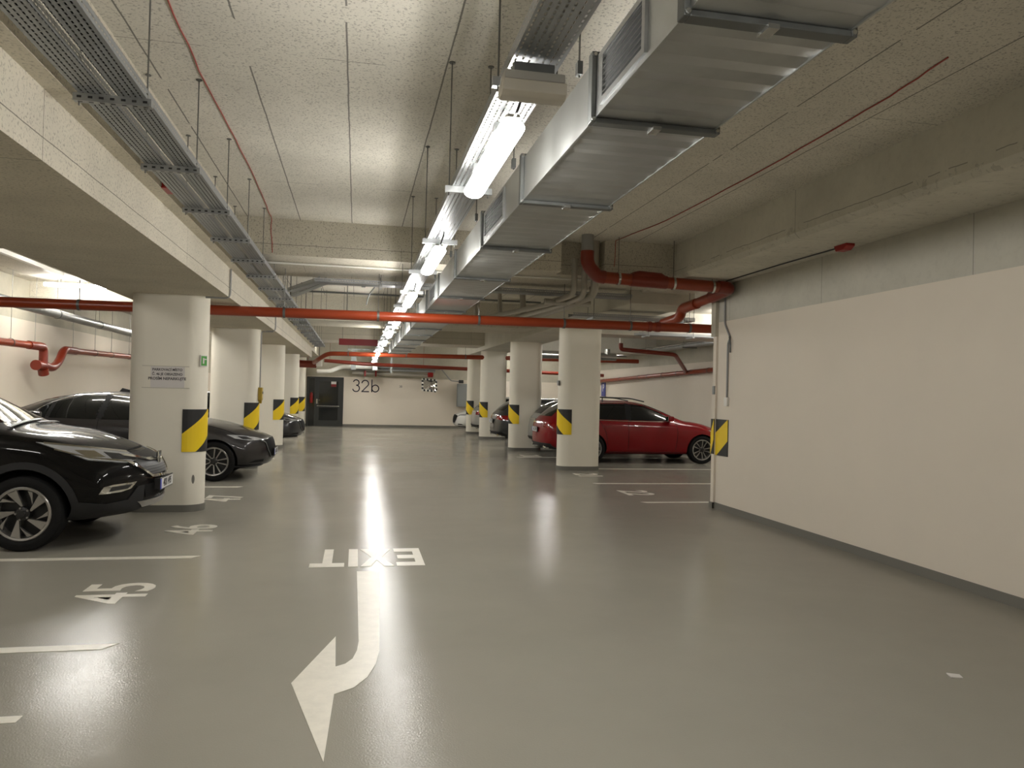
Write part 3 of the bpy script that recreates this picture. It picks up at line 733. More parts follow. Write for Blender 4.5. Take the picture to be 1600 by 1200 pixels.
# unlit emergency fitting
q = thing('emergency_lamp', 'unlit clear emergency fitting hung crosswise on the aisle tray', 'lamp', (.645, 2.93, 2.80))
MB().box((-.12, -.05, -.035), (.12, .05, 0), 0).build('back_plate', 'lamp_housing', q, bevel=.006)
MB().prism([(-.055, -.036), (.055, -.036), (.05, -.085), (.03, -.095), (-.03, -.095), (-.05, -.08)], 0, -.128, .128).build('cover', 'clear_cover', q, bevel=.006)
MB().box((-.08, -.03, -.0), (.08, .03, .04)).build('mounting_clip', 'dark_steel', q)
# device with downlight near far left
q = thing('projector_lamp', 'white lamp fitting at the left end of the far orange pipe', 'lamp', (-1.3, 27.6, 2.5))
MB().box((-.1, -.15, -.14), (.1, .1, .12)).build('lamp_head', 'white_plastic', q, bevel=.02)
MB().tube([(0, 0, .12), (0, 0, CZ-2.5)], .012, 6).build('mount_arm', 'rod_steel', q)

# ------------------------------------------------------------------ air duct
q = thing('air_duct', 'long rectangular galvanised air duct hanging along the aisle', 'air duct', (0, 0, 0))
fy = [-1.5, .25, 2.28, 3.26, 4.75, 6.33, 8.1, 9.8, 11.5, 13.2, 14.9, 16.6, 18.3, 20.0, 21.7, 23.4, 25.0]
DX0, DX1, DZ, DH = 1.0, 1.57, 2.78, .27
for i in range(len(fy)-1):
    a, b = fy[i], fy[i+1]
    n_ = max(4, int((b-a)/.145)); pr = []
    for k in range(n_*4+1):
        t_ = k/(n_*4); ph = (k % 4)/4
        dz = .006 if (k % 4 == 1) else (.003 if k % 4 in (0, 2) else 0)
        pr.append((a+(b-a)*t_, DZ+dz))
    pr += [(b, DZ+DH), (a, DZ+DH)]
    sec = MB().prism(pr, 0, DX0, DX1).box((DX0-.002, a, DZ-.003), (DX0+.006, b, DZ+.012)).box((DX1-.006, a, DZ-.003), (DX1+.002, b, DZ+.012)).build('duct_section', 'duct_steel', q)
for i, y in enumerate(fy):
    mb = MB(); e_ = .022; w_ = .028
    for (p0, p1) in (((DX0-e_, y-w_, DZ-e_), (DX0, y+w_, DZ+DH+e_)), ((DX1, y-w_, DZ-e_), (DX1+e_, y+w_, DZ+DH+e_)), ((DX0, y-w_, DZ-e_), (DX1, y+w_, DZ)), ((DX0, y-w_, DZ+DH), (DX1, y+w_, DZ+DH+e_))):
        mb.box(p0, p1, 0)
    for (cx_, cz_) in ((DX0-.008, DZ-.008), (DX1+.008, DZ-.008), (DX0-.008, DZ+DH+.008)):
        mb.lathe([(.013, -.004), (.013, .004)], (cx_, y-w_-.002, cz_), (0, 1, 0), 8, 1)
    fl_ = mb.build('flange', ['dark_steel', 'steel'], q, bevel=.004)
    MB().box(((DX0+DX1)/2-.02, y-w_-.008, DZ-e_-.01), ((DX0+DX1)/2+.02, y+w_+.008, DZ-e_+.006)).build('clamp', 'steel', fl_)
    for rx in (DX0-.045, DX1+.045):
        if rx > DX1 and i % 2: continue
        o_ = MB().box((rx-.012, y-.02+.1, DZ+DH-.04), (rx+.012, y+.02+.1, DZ+DH+.02)).build('hanger_bracket', 'dark_steel', q)
        MB().tube([(rx, y+.1, DZ+DH-.05), (rx, y+.1, CZ-(.45 if 9.8 < y < 11.6 or 17.5 < y < 19.3 else .002))], .0045, 6).build('hanger_rod', 'rod_steel', o_)
def grille(ya, yb):
    o_ = MB().box((DX0-.014, ya, DZ+.02), (DX0, yb, DZ+.045)).box((DX0-.014, ya, DZ+DH-.045), (DX0, yb, DZ+DH-.02)).box((DX0-.014, ya, DZ+.045), (DX0, ya+.03, DZ+DH-.045)).box((DX0-.014, yb-.03, DZ+.045), (DX0, yb, DZ+DH-.045)).build('grille_frame', 'galvanised_steel', q)
    MB().box((DX0-.004, ya+.03, DZ+.045), (DX0-.001, yb-.03, DZ+DH-.045)).build('grille_back', 'plastic_black', o_)
    mb = MB()
    for k in range(7):
        z_ = DZ+.06+k*(DH-.12)/6
        mb.obox((DX0-.008, (ya+yb)/2, z_), .012, yb-ya-.06, .004)
    mb.build('louvre', 'dark_steel', o_)
grille(2.62, 3.14)
grille(5.35, 6.2)
grille(10.2, 11.0)

# ------------------------------------------------------------------ drain pipes
def clamp_on(parent, p, axis, r, top=None, rodx=0.0, m='dark_steel'):
    o_ = MB().lathe([(r+.001, -.016), (r+.007, -.016), (r+.007, .016), (r+.001, .016)], p, axis, 20, closed=True).build('pipe_clamp', m, parent, smooth=True, angle=30)
    if top:
        MB().tube([(p[0], p[1], p[2]+r), (p[0], p[1], top)], .0045, 6).build('hanger_rod', 'rod_steel', o_)
def socket(mb, a, b, r, mi=1):
    mb.tube([a, b], r, 20, mi)
q = thing('drain_pipe', 'long orange drain pipe crossing the aisle in front', 'pipe', (0, 0, 0))
PZ = lambda x_: 2.575+.0058*(x_+4)
MB().tube([(-6.6, 10.95, PZ(-6.6)), (5.4, 10.95, PZ(5.4))], .068, 24).build('pipe_run', 'orange_pipe', q, smooth=True)
MB().tube([(4.27, 10.95, PZ(4.3)), (4.33, 10.95, PZ(4.3))], .08, 24).tube([(4.40, 10.95, PZ(4.4)), (4.47, 10.95, PZ(4.4))], .078, 24).build('pipe_socket', 'orange_fitting', q, smooth=True)
for x_ in (-5.0, -3.58, -1.0, .27, 1.7, 2.97, 4.0, 4.95):
    clamp_on(q, (x_, 10.95, PZ(x_)), (1, 0, 0), .068, CZ if x_ < -3.05 else (3.2 if -1.6 < x_ < 4.2 else 3.165))
# upper right pipe from the riser
q = thing('drain_pipe', 'orange drain pipe running from the ceiling riser to the right wall', 'pipe', (0, 0, 0))
r = .085
P0 = [(2.9, 9.6, 3.42), (2.9, 9.6, 3.24), (3.02, 9.6, 3.13), (3.12, 9.6, 3.11)]
MB().tube([(3.1, 9.6, 3.11), (4.8, 9.6, 3.065)], .078, 24).build('pipe_run', 'orange_pipe', q, smooth=True)
MB().tube(bend([(2.9, 9.6, 3.44), (2.9, 9.6, 3.27), (3.04, 9.6, 3.12), (3.14, 9.6, 3.11)], .1), .088, 24).build('pipe_elbow', 'orange_fitting', q, smooth=True)
MB().tube([(3.5, 9.6, 3.1), (4.0, 9.6, 3.088)], .088, 24).tube([(3.55, 9.6, 3.13), (3.62, 9.6, 3.15), (3.9, 9.6, 3.14), (3.95, 9.6, 3.11)], .075, 20).build('pipe_socket', 'orange_fitting', q, smooth=True)
MB().tube(bend([(4.74, 9.6, 3.068), (4.93, 9.6, 3.06), (4.9, 10.1, 3.0)], .12), .086, 24).build('pipe_elbow', 'orange_fitting', q, smooth=True)
MB().tube([(4.9, 10.05, 3.0), (4.86, 10.75, 2.94)], .07, 20).tube(bend([(4.86, 10.5, 2.95), (4.86, 11.0, 2.93), (4.86, 11.1, 2.8), (4.8, 11.6, 2.75)], .1), .078, 20).build('pipe_branch', 'orange_pipe', q, smooth=True)
MB().tube([(2.9, 9.6, 3.4), (2.9, 9.6, CZ)], .08, 24).build('riser_pipe', 'grey_pipe', q, smooth=True)
for x_ in (3.33, 4.1, 4.66):
    clamp_on(q, (x_, 9.6, 3.11-.03*(x_-3.1)), (1, 0, 0), .079, CZ if x_ < 4.2 else 3.18, m='steel')
q = thing('service_pipe', 'grey wrapped riser pipes that turn into a bundle below the first cross beam', 'pipe', (0, 0, 0))
MB().tube(bend([(3.12, 9.95, CZ), (3.12, 9.95, 2.92), (3.1, 11.3, 2.92), (3.0, 13.9, 2.92), (3.0, 14.1, CZ)], .2), .055, 16).build('pipe_run', 'wrapped_pipe', q, smooth=True)
MB().tube(bend([(2.84, 9.98, 3.4), (2.84, 9.98, 2.92), (2.78, 11.3, 2.92), (2.15, 14.2, 2.92), (2.15, 14.4, CZ)], .15), .04, 16).build('pipe_run', 'wrapped_pipe', q, smooth=True)
MB().tube(bend([(2.98, 9.98, CZ), (2.98, 9.98, 2.90), (2.95, 11.3, 2.9), (2.6, 14.1, 2.9), (2.6, 14.3, CZ)], .15), .04, 16).build('pipe_run', 'wrapped_pipe', q, smooth=True)
MB().tube([(2.62, 10.75, 2.90), (3.3, 10.72, 2.89)], .045, 12).build('pipe_elbow', 'wrapped_pipe', q, smooth=True)
# left wall drain with U trap
q = thing('drain_pipe', 'red-brown drain pipe with a U bend along the left wall', 'pipe', (0, 0, 0))
xw = -6.35
MB().tube([(xw, 3, 2.2), (xw, 17.05, 2.285)], .07, 20).tube([(xw, 18.9, 2.285), (xw, 28, 2.40)], .07, 20).build('pipe_run', 'orange_pipe', q, smooth=True)
MB().tube(bend([(xw, 16.7, 2.285), (xw, 17.45, 2.285), (xw, 17.45, 1.86)], .12), .085, 20).tube(bend([(xw, 17.15, 1.9), (xw, 17.6, 1.9)], .1), .085, 20).tube([(xw, 17.08, 1.9), (xw, 17.16, 1.9)], .105, 20).tube([(xw, 17.45, 1.82), (xw, 17.5, 1.72)], .1, 20).tube(bend([(xw, 17.45, 1.9), (xw, 18.0, 1.86), (xw, 18.35, 2.05), (xw, 18.55, 2.285), (xw, 19.3, 2.29)], .2), .085, 20).build('pipe_trap', 'orange_fitting', q, smooth=True)
for y_ in (13, 15.9, 17.0, 19.1, 20.6, 21.9, 23.5, 25):
    clamp_on(q, (xw, y_, 2.285 if y_ < 19.5 else 2.285+.0127*(y_-18.9)), (0, 1, 0), .071, CZ)
tag(MB().tube([(-5.75, 1, 2.93), (-5.75, 29, 2.86)], .085, 20).build('ventilation_pipe', 'galvanised_steel', smooth=True), 'shiny round galvanised pipe along the left wall above the U bend pipe', 'pipe')
vp = bpy.data.objects['ventilation_pipe']
for y_ in (9, 12.6, 16.4, 18.9, 21.5): clamp_on(vp, (-5.75, y_, 2.93-.0025*(y_-1)), (0, 1, 0), .086, CZ)
tag(MB().box((-5.60, 8, 3.58), (-5.52, 16.0, 3.648)).build('cable_duct', 'white_plastic'), 'thin white cable channel leading to the left bay lamp', 'cable channel')
# right wall drain with branch
q = thing('drain_pipe', 'red-brown drain pipe sloping along the wall above the red car', 'pipe', (0, 0, 0))
xr = 9.95
zz = lambda y_: 2.18+(31.0-y_)*.0195
MB().tube([(xr, 32, zz(32)), (xr, 11, zz(11))], .07, 20).build('pipe_run', 'orange_pipe', q, smooth=True)
for y_ in (30.2, 28.2, 26.2, 25.3, 24, 22.8, 21.8, 20.6): clamp_on(q, (xr, y_, zz(y_)), (0, 1, 0), .071, None); MB().tube([(xr, y_, zz(y_)), (XR-.001, y_, zz(y_))], .01, 6).build('wall_bolt', 'rod_steel', q)
MB().tube(bend([(7.2, 20.4, 3.05), (7.2, 20.4, 2.88), (8.9, 20.6, 2.8), (9.8, 21.9, 2.42), (9.95, 22.2, 2.36)], .15), .06, 20).build('pipe_branch', 'orange_fitting', q, smooth=True)
MB().tube([(7.2, 20.4, 3.0), (7.2, 20.4, 3.3)], .045, 12).build('riser_pipe', 'white_plastic', q, smooth=True)
q = thing('cable_tray', 'bright steel tray with pipes along the wall above the red car', 'cable tray', (0, 0, 0))
MB().prism([(9.35, 3.06), (9.7, 3.06), (9.7, 3.12), (9.35, 3.12)], 1, 11, 32).build('tray_channel', 'galvanised_steel', q)
mb = MB()
for k in range(3): mb.tube([(9.38+.12*k, 11, 3.16), (9.38+.12*k, 32, 3.16)], .04, 10)
mb.build('cable_bundle', 'steel', q, smooth=True)
for y_ in range(12, 32, 3): MB().tube([(9.33, y_, 3.05), (9.33, y_, CZ)], .005, 6).box((9.3, y_-.02, 3.03), (9.75, y_+.02, 3.06)).build('support_bracket', 'rod_steel', q)
tag(MB().tube([(5.6, 24, 2.85), (8.3, 24, 2.85)], .12, 20).tube([(8.0, 24, 2.85), (8.0, 24, 3.1)], .1, 16).build('ventilation_pipe', 'steel', smooth=True), 'short shiny round duct over the right bays behind the column', 'pipe')
# far pipes
q = thing('drain_pipe', 'orange drain pipe crossing the aisle far back behind the red sign panel', 'pipe', (0, 0, 0))
MB().tube(bend([(-1.45, 27.2, 2.48), (-1.25, 26.2, 2.56), (-.95, 25.9, 2.74), (9.8, 25.9, 2.83)], .2), .075, 16).build('pipe_run', 'orange_pipe', q, smooth=True)
for x_ in (-.3, 1.6, 3.6): clamp_on(q, (x_, 25.9, 2.745+.0083*(x_+.95)), (1, 0, 0), .076, 3.13)
tag(MB().tube([(-3.0, 27.9, 2.45), (-1.4, 27.9, 2.43)], .13, 16).tube([(-2.2, 27.9, 2.5), (-2.2, 27.9, 2.68)], .008, 6).tube([(-1.7, 27.9, 2.5), (-1.7, 27.9, 2.68)], .008, 6).build('drain_pipe', 'orange_fitting', smooth=True), 'short thick orange pipe stub by the far left columns', 'pipe')
tag(MB().tube([(-1.2, 29.2, 2.63), (.2, 29.6, 2.56), (9.8, 29.8, 2.40)], .07, 16).tube([(-1.0, 29.26, 2.6), (-1.0, 29.26, CZ)], .006, 6).tube([(2.5, 29.64, 2.5), (2.5, 29.64, CZ)], .006, 6).build('drain_pipe', 'orange_fitting', smooth=True), 'farthest dark red pipe crossing in front of the end wall', 'pipe')
q = thing('service_pipe', 'grey insulated pipe bundle along the top of the end wall', 'pipe', (0, 0, 0))
MB().tube([(-.2, 33.2, 2.3), (3.0, 33.2, 2.26)], .08, 12).build('pipe_run', 'wrapped_pipe', q, smooth=True)
MB().tube([(-.6, 33.05, 2.45), (3.3, 33.05, 2.45)], .06, 12).build('pipe_run', 'grey_pipe', q, smooth=True)
MB().box((-.2, 32.8, 2.52), (3.5, 33.1, 2.58)).build('pipe_rack', 'dark_steel', q)
tag(MB().tube(bend([(-1.6, 32.2, 2.28), (-1.1, 32.2, 2.3), (-.6, 32.6, 2.52), (.6, 32.7, 2.55)], .15), .09, 12).build('pipe_elbow', 'white_plastic', q, smooth=True), 'white pipe bend')
for x_ in (.3, .75): MB().box((x_, 33.0, 2.16), (x_+.07, 33.3, 2.4)).build('pipe_bracket', 'red_device', q)
tag(MB().lathe([(.06, -.12), (.11, -.1), (.11, .1), (.06, .12)], (3.1, 33.1, 2.3), (1, 0, 0), 12).lathe([(.05, 0), (.05, .16)], (3.1, 33.1, 2.3), (0, 0, 1), 8).build('pipe_valve', 'red_device'), 'red valve at the end of the grey pipe above the mirror', 'valve')
q = thing('duct_support', 'grey vertical steel drop at the left of the far duct end', 'steel support', (0, 0, 0))
for x_ in (-.25, .62): MB().box((x_, 32.1, 2.4), (x_+.2, 32.16, 3.2)).build('support_plate', 'cabinet_grey', q)
MB().box((1.35, 32.1, 2.3), (1.42, 32.16, 3.0)).build('support_plate', 'cabinet_grey', q)
MB().box((-.4, 32.1, 3.2), (1.5, 32.16, 3.26)).build('support_rail', 'cabinet_grey', q)
for x_ in (-.1, 1.3): MB().tube([(x_, 32.13, 3.2), (x_, 32.13, CZ)], .006, 6).build('hanger_rod', 'rod_steel', q)

# hanging red sign panel
q = thing('hanging_sign', 'dark red rectangular sign panel hanging across the aisle', 'sign', (0, 21, 0))
MB().obox((.015, 0, 2.84), 1.02, .04, .17).build('sign_panel', 'dark_red_panel', q)
for x_ in (-.4, .43): MB().tube([(x_, 0, 2.92), (x_, 0, CZ)], .006, 6).build('hanger_rod', 'rod_steel', q)
q = thing('hanging_sign', 'red drop-down warning panel fixed high on the left beam', 'sounder', (-1.47, 6.3, 3.1))
MB().box((-.019, -.09, -.05), (.006, .09, .035)).build('device_body', 'red_device', q, bevel=.01)
MB().box((-.019, -.1, -.055), (.03, .1, -.042)).build('device_base', 'red_device', q, bevel=.004)
q['label'] = 'red alarm device on the left beam behind the cable tray'; q['category'] = 'alarm device'; q.name = 'alarm_sounder'
q = thing('alarm_detector', 'dark red alarm detector under the concrete above the right wall', 'alarm device', (4.87, 7.05, 3.17))
MB().prism([(-.11, 0), (.1, 0), (.07, -.06), (-.05, -.06), (-.11, -.025)], 0, -.05, .05).build('device_body', 'red_device', q, bevel=.006)
MB().tube([(.02, .1, -.008), (.0, 1.2, -.008), (.02, 2.6, -.008)], .008, 6).build('feed_cable', 'plastic_black', q)
# conduits on ceilings
conduit('thin white conduit under the first cross beam', [(-1.4, 10.35, 3.18), (4.0, 10.35, 3.18)], .014, 'white_plastic')
conduit('grey conduit on the ceiling before the second cross beam', [(-1.3, 16.75, 3.62), (4.0, 16.75, 3.62)], .02, 'dark_steel')
def cable(label, pts, m='red_cable', r=.005):
    P_ = []
    for a, b in zip(pts[:-1], pts[1:]):
        for k in range(6):
            t_ = k/6; P_.append(tuple(a[i]+(b[i]-a[i])*t_+random.uniform(-.006, .006)*(1 if i < 2 else 0) for i in range(3)))
    P_.append(pts[-1])
    return tag(MB().tube(P_, r, 6).build('signal_cable', m), label, 'cable')
cable('thin red cable along the ceiling beside the left cable tray', [(-1.05, 1, 3.644), (-1.06, 4.4, 3.644), (-1.08, 5.6, 3.644), (-1.05, 7.4, 3.644), (-1.07, 9.2, 3.644), (-1.08, 9.8, 3.64), (-1.08, 9.84, 3.45), (-1.06, 9.84, 3.22)])
cable('thin red cable along the ceiling above the right side of the aisle', [(3.44, 4.0, 3.644), (3.51, 4.6, 3.644), (3.56, 6.3, 3.644), (3.53, 8.5, 3.644), (3.35, 9.8, 3.644), (3.35, 9.84, 3.3)])
# rods by the cross trays
q = thing('threaded_rods', 'row of thin steel rods hanging below the second cross beam', 'steel rods', (0, 0, 0))
for k in range(9):
    x_ = random.uniform(-1.2, -.2); y_ = random.uniform(12, 17)
    MB().tube([(x_, y_, CZ), (x_, y_, 3.05)], .005, 6).build('hanger_rod', 'rod_steel', q)
q = thing('junction_wiring', 'grey cable loop with junction box below the first cross beam', 'cable', (0, 0, 0))
MB().tube(bend([(.45, 11.8, 3.3), (.3, 12.6, 3.3), (.15, 12.6, 3.1), (.12, 12.7, 2.95)], .2), .012, 6).build('cable_loop', 'dark_steel', q, smooth=True)
MB().box((.03, 11.7, 3.10), (.09, 11.76, 3.16)).build('junction_box', 'dark_steel', q)
MB().tube([(.06, 11.75, 3.17), (.06, 11.75, CZ)], .005, 6).build('hanger_rod', 'rod_steel', q)

# blue parking sign on the right bay wall
q = thing('parking_sign', 'blue parking sign high on the wall behind the red car', 'sign', (10.08, 30.6, 1.86))
MB().box((-.01, -.25, -.3), (.01, .25, .3)).build('sign_plate', 'blue_sign', q)
text_obj('letter', 'P', .42, frame((-.012, 0, .04), (0, -1, 0), (0, 0, 1)), 'white_plastic', q, bold=.012)

# ------------------------------------------------------------------ cars
def lerpk(keys, x):
    if x <= keys[0][0]: return keys[0][1]
    for (a, va), (b, vb) in zip(keys[:-1], keys[1:]):
        if x <= b: return va+(vb-va)*(x-a)/(b-a)
    return keys[-1][1]
def sstep(t): t = max(0, min(1, t)); return t*t*(3-2*t)
class Car:
    def __init__(s, p, name, label, loc, heading, group=None, paintm='paint_black', lod=0):
        s.p = p; s.L = p['L']; s.W = p['W']; s.paint = paintm
        s.root = thing(name, label, 'car', loc, group); s.root.rotation_euler.z = heading
        s.make_body()
    def warp(s, x, y, z):
        p = s.p; w = s.W; k = 0
        f = sstep((x-(s.L-p.get('nf', 1.0)))/p.get('nf', 1.0)); r_ = sstep((p.get('nr', .7)-x)/p.get('nr', .7))
        yy = min(1, abs(y)/w)
        x2 = x - f*(p.get('bf', .38)*yy**2.3 + lerpk(p['lean_f'], z)) + r_*(p.get('br', .16)*yy**2.6 + lerpk(p['lean_r'], z))
        return (x2, y, z)
    def make_body(s):
        p = s.p; L = s.L
        xs = sorted(set([k[0] for k in p['top']]+[k[0] for k in p['belt']]+[.0, .08, .3, L-.08, L-.3, L]+[p['ax_r']-.3, p['ax_r']+.3, p['ax_f']-.3, p['ax_f']+.3, L/2]))
        q = [xs[0]]
        for x in xs[1:]:
            if x-q[-1] > .055: q.append(x)
        if q[-1] < L: q[-1] = L
        xs = q
        rows = []
        for x in xs:
            zb = lerpk(p['zb'], x); be = lerpk(p['belt'], x); to = lerpk(p['top'], x); wm = lerpk(p['wid'], x); wr = lerpk(p['wr'], x)
            zm = zb+.52*(be-zb)
            to_e = max(be+.004, to-lerpk(p['crown'], x))
            half = [(0, zb), (.45*wm, zb), (.86*wm, zb+.01), (.965*wm, zb+.1), (wm, zm), (wm*.99, be-.10), (wm*.945, be-.01), (wr, to_e), (wr*.5, to-(to-to_e)*.28), (0, to)]
            rows.append(half)
        n = 10; vs = []; idx = {}
        def V(i, j, sgn):
            k = (i, j, sgn if j not in (0, n-1) else 0)
            if k not in idx:
                y, z = rows[i][j]; idx[k] = len(vs); vs.append(s.warp(xs[i], y*sgn, z))
            return idx[k]
        fs = []
        for i in range(len(xs)-1):
            for sg in (1, -1):
                for j in range(n-1):
                    f = (V(i, j, sg), V(i+1, j, sg), V(i+1, j+1, sg), V(i, j+1, sg)); fs.append(f if sg > 0 else f[::-1])
        for i in (0, len(xs)-1):
            # cap grid rows j=2..7
            g = []
            for j in range(2, 8):
                if j == 2: row = [V(i, 2, -1), V(i, 1, -1), V(i, 0, 1), V(i, 1, 1), V(i, 2, 1)]
                elif j == 7: row = [V(i, 7, -1), V(i, 8, -1), V(i, 9, 1), V(i, 8, 1), V(i, 7, 1)]
                else:
                    y, z = rows[i][j]; row = [V(i, j, -1)]
                    for t in (-.5, 0, .5): vs.append(s.warp(xs[i], y*t, z)); row.append(len(vs)-1)
                    row.append(V(i, j, 1))
                g.append(row)
            for a in range(5):
                for b_ in range(4):
                    f = (g[a][b_], g[a][b_+1], g[a+1][b_+1], g[a+1][b_]); fs.append(f if i else f[::-1])
        me = bpy.data.meshes.new('body'); me.from_pydata(vs, [], fs)
        for mname in (s.paint, 'rubber_black'): me.materials.append(MATS[mname])
        o = bpy.data.objects.new('body', me); C.objects.link(o)
        bm = bmesh.new(); bm.from_mesh(me); bmesh.ops.recalc_face_normals(bm, faces=bm.faces); bm.to_mesh(me); bm.free()
        sb = o.modifiers.new('s', 'SUBSURF'); sb.levels = 3; sb.render_levels = 3
        dg = bpy.context.evaluated_depsgraph_get(); dg.update()
        full = bpy.data.meshes.new_from_object(o.evaluated_get(dg))
        s.bvh = BVHTree.FromPolygons([v.co.copy() for v in full.vertices], [tuple(f.vertices) for f in full.polygons])
        o.modifiers.clear(); o.data = full
        # wheel arches
        for ax in (p['ax_r'], p['ax_f']):
            for sg in (1, -1):
                cm = MB().lathe([(p['ra'], -.22), (p['ra'], .35)], (ax, sg*(s.W-.05), p['zw']), (0, sg, 0), 40)
                co_ = cm.build('cut', 'rubber_black')
                bo = o.modifiers.new('b', 'BOOLEAN'); bo.operation = 'DIFFERENCE'; bo.object = co_; bo.solver = 'EXACT'
                dg = bpy.context.evaluated_depsgraph_get(); dg.update()
                nm = bpy.data.meshes.new_from_object(o.evaluated_get(dg)); o.modifiers.clear(); o.data = nm
                bpy.data.objects.remove(co_)
        me = o.data; me.materials.clear()
        for mname in (s.paint, 'rubber_black'): me.materials.append(MATS[mname])
        for f in me.polygons:
            f.material_index = 0
            c = f.center
            for ax in (p['ax_r'], p['ax_f']):
                rr = math.hypot(c.x-ax, c.z-p['zw'])
                if rr < p['ra']+.004 and abs(c.y) < s.W-.03 and abs(c.y) > s.W-.3 and (abs(f.normal.y) < .3 and rr > p['ra']-.02 or abs(c.y) < s.W-.24): f.material_index = 1
            f.use_smooth = True
        me.set_sharp_from_angle(angle=math.radians(45)); me.name = 'body'
        o.name = 'body'; o.parent = s.root; s.body = o
    def cast(s, phi, u, z, tilt=0):
        """phi: 0 looking at the nose, 90 looking at right(-y) side, 180 rear. returns car coords hit for the -y side"""
        a = math.radians(phi)
        d = Vector((-math.cos(a), math.sin(a), 0)); sx = Vector((math.sin(a), math.cos(a), 0))
        o_ = sx*u+Vector((0, 0, z))-d*10
        if phi >= 180: pass
        if s.p.get('dbg'): pass
        c = Vector((s.L/2, 0, 0)) if False else Vector((0, 0, 0))
        h = s.bvh.ray_cast(o_+c, d, 30)
        return h[0], h[1], d
    def patch(s, nm, poly, phi, m, off=.006, both=False, parent=None, dens=.045, thick=.014, label=None, mirror_only=False, top=False):
        """poly in (u,z); projected onto body. top=True: poly in (x,y) looking down"""
        res = []
        P_ = []
        for a, b in zip(poly, poly[1:]+poly[:1]):
            n = max(1, int(math.dist(a, b)/dens))
            for k in range(n): P_.append((a[0]+(b[0]-a[0])*k/n, a[1]+(b[1]-a[1])*k/n))
        nb = len(P_)
        x0, x1 = min(q[0] for q in P_), max(q[0] for q in P_); y0, y1 = min(q[1] for q in P_), max(q[1] for q in P_)
        inner = []
        def inside(pt):
            c = False
            for i in range(nb):
                a, b = P_[i], P_[i-1]
                if (a[1] > pt[1]) != (b[1] > pt[1]) and pt[0] < (b[0]-a[0])*(pt[1]-a[1])/(b[1]-a[1])+a[0]: c = not c
            return c
        gx = x0+dens*.5
        while gx < x1:
            gy = y0+dens*.5
            while gy < y1:
                if inside((gx, gy)) and min(math.dist((gx, gy), q) for q in P_) > dens*.4: inner.append((gx, gy))
                gy += dens
            gx += dens
        vv, ee, ff, *_ = delaunay_2d_cdt([Vector(q) for q in P_+inner], [(i, (i+1) % nb) for i in range(nb)], [], 1, 1e-6)
        hits = []
        for v in vv:
            if top:
                h = s.bvh.ray_cast(Vector((v.x, v.y, 5)), Vector((0, 0, -1)), 10); d = Vector((0, 0, -1))
                hit, nn = h[0], h[1]
            else:
                hit, nn, d = s.cast(phi, v.x, v.y)
            if hit is None: hits.append(None); continue
            if nn.dot(d) > 0: nn = -nn
            hits.append((hit+nn*off, hit-nn*(thick-off)))
        # drop missing
        good = [h is not None for h in hits]
        fsg = [f for f in ff if all(good[i] for i in f)]
        if not fsg: return None
        edge = {}
        for f in fsg:
            for a, b in zip(f, f[1:]+f[:1]) if isinstance(f, list) else zip(f, tuple(f[1:])+tuple(f[:1])):
                k = (min(a, b), max(a, b)); edge.setdefault(k, []).append((a, b))
        used = sorted(set(i for f in fsg for i in f)); mp = {i: k for k, i in enumerate(used)}; n = len(used)
        vs = [tuple(hits[i][0]) for i in used]+[tuple(hits[i][1]) for i in used]
        fs = [tuple(mp[i] for i in f) for f in fsg]+[tuple(mp[i]+n for i in reversed(list(f))) for f in fsg]
        for k, l in edge.items():
            if len(l) == 1: a, b = l[0]; fs.append((mp[a], mp[b], mp[b]+n, mp[a]+n))
        for sg in ((1, -1) if both else ((-1,) if mirror_only else (1,))):
            mb = MB().add([(x, y*sg, z) for x, y, z in vs], fs)
            o = mb.build(nm, m, parent if parent is not None else s.root, smooth=True, angle=50)
            if label: o['label'] = label
            res.append(o)
        return res
    def strip(s, nm, pts, w, phi, m, off=.004, both=False, parent=None, label=None, top=False, thick=.01, dens=.05):
        """a thin strip along a polyline (u,z)"""
        pts = [Vector(q) for q in pts]; Lf = []; Rt = []
        for i in range(len(pts)):
            a = pts[max(i-1, 0)]; b = pts[min(i+1, len(pts)-1)]; d = (b-a).normalized(); n = Vector((-d.y, d.x))*w/2
            Lf.append(tuple(pts[i]+n)); Rt.append(tuple(pts[i]-n))
        return s.patch(nm, Lf+Rt[::-1], phi, m, off, both, parent, dens, thick, label, top=top)
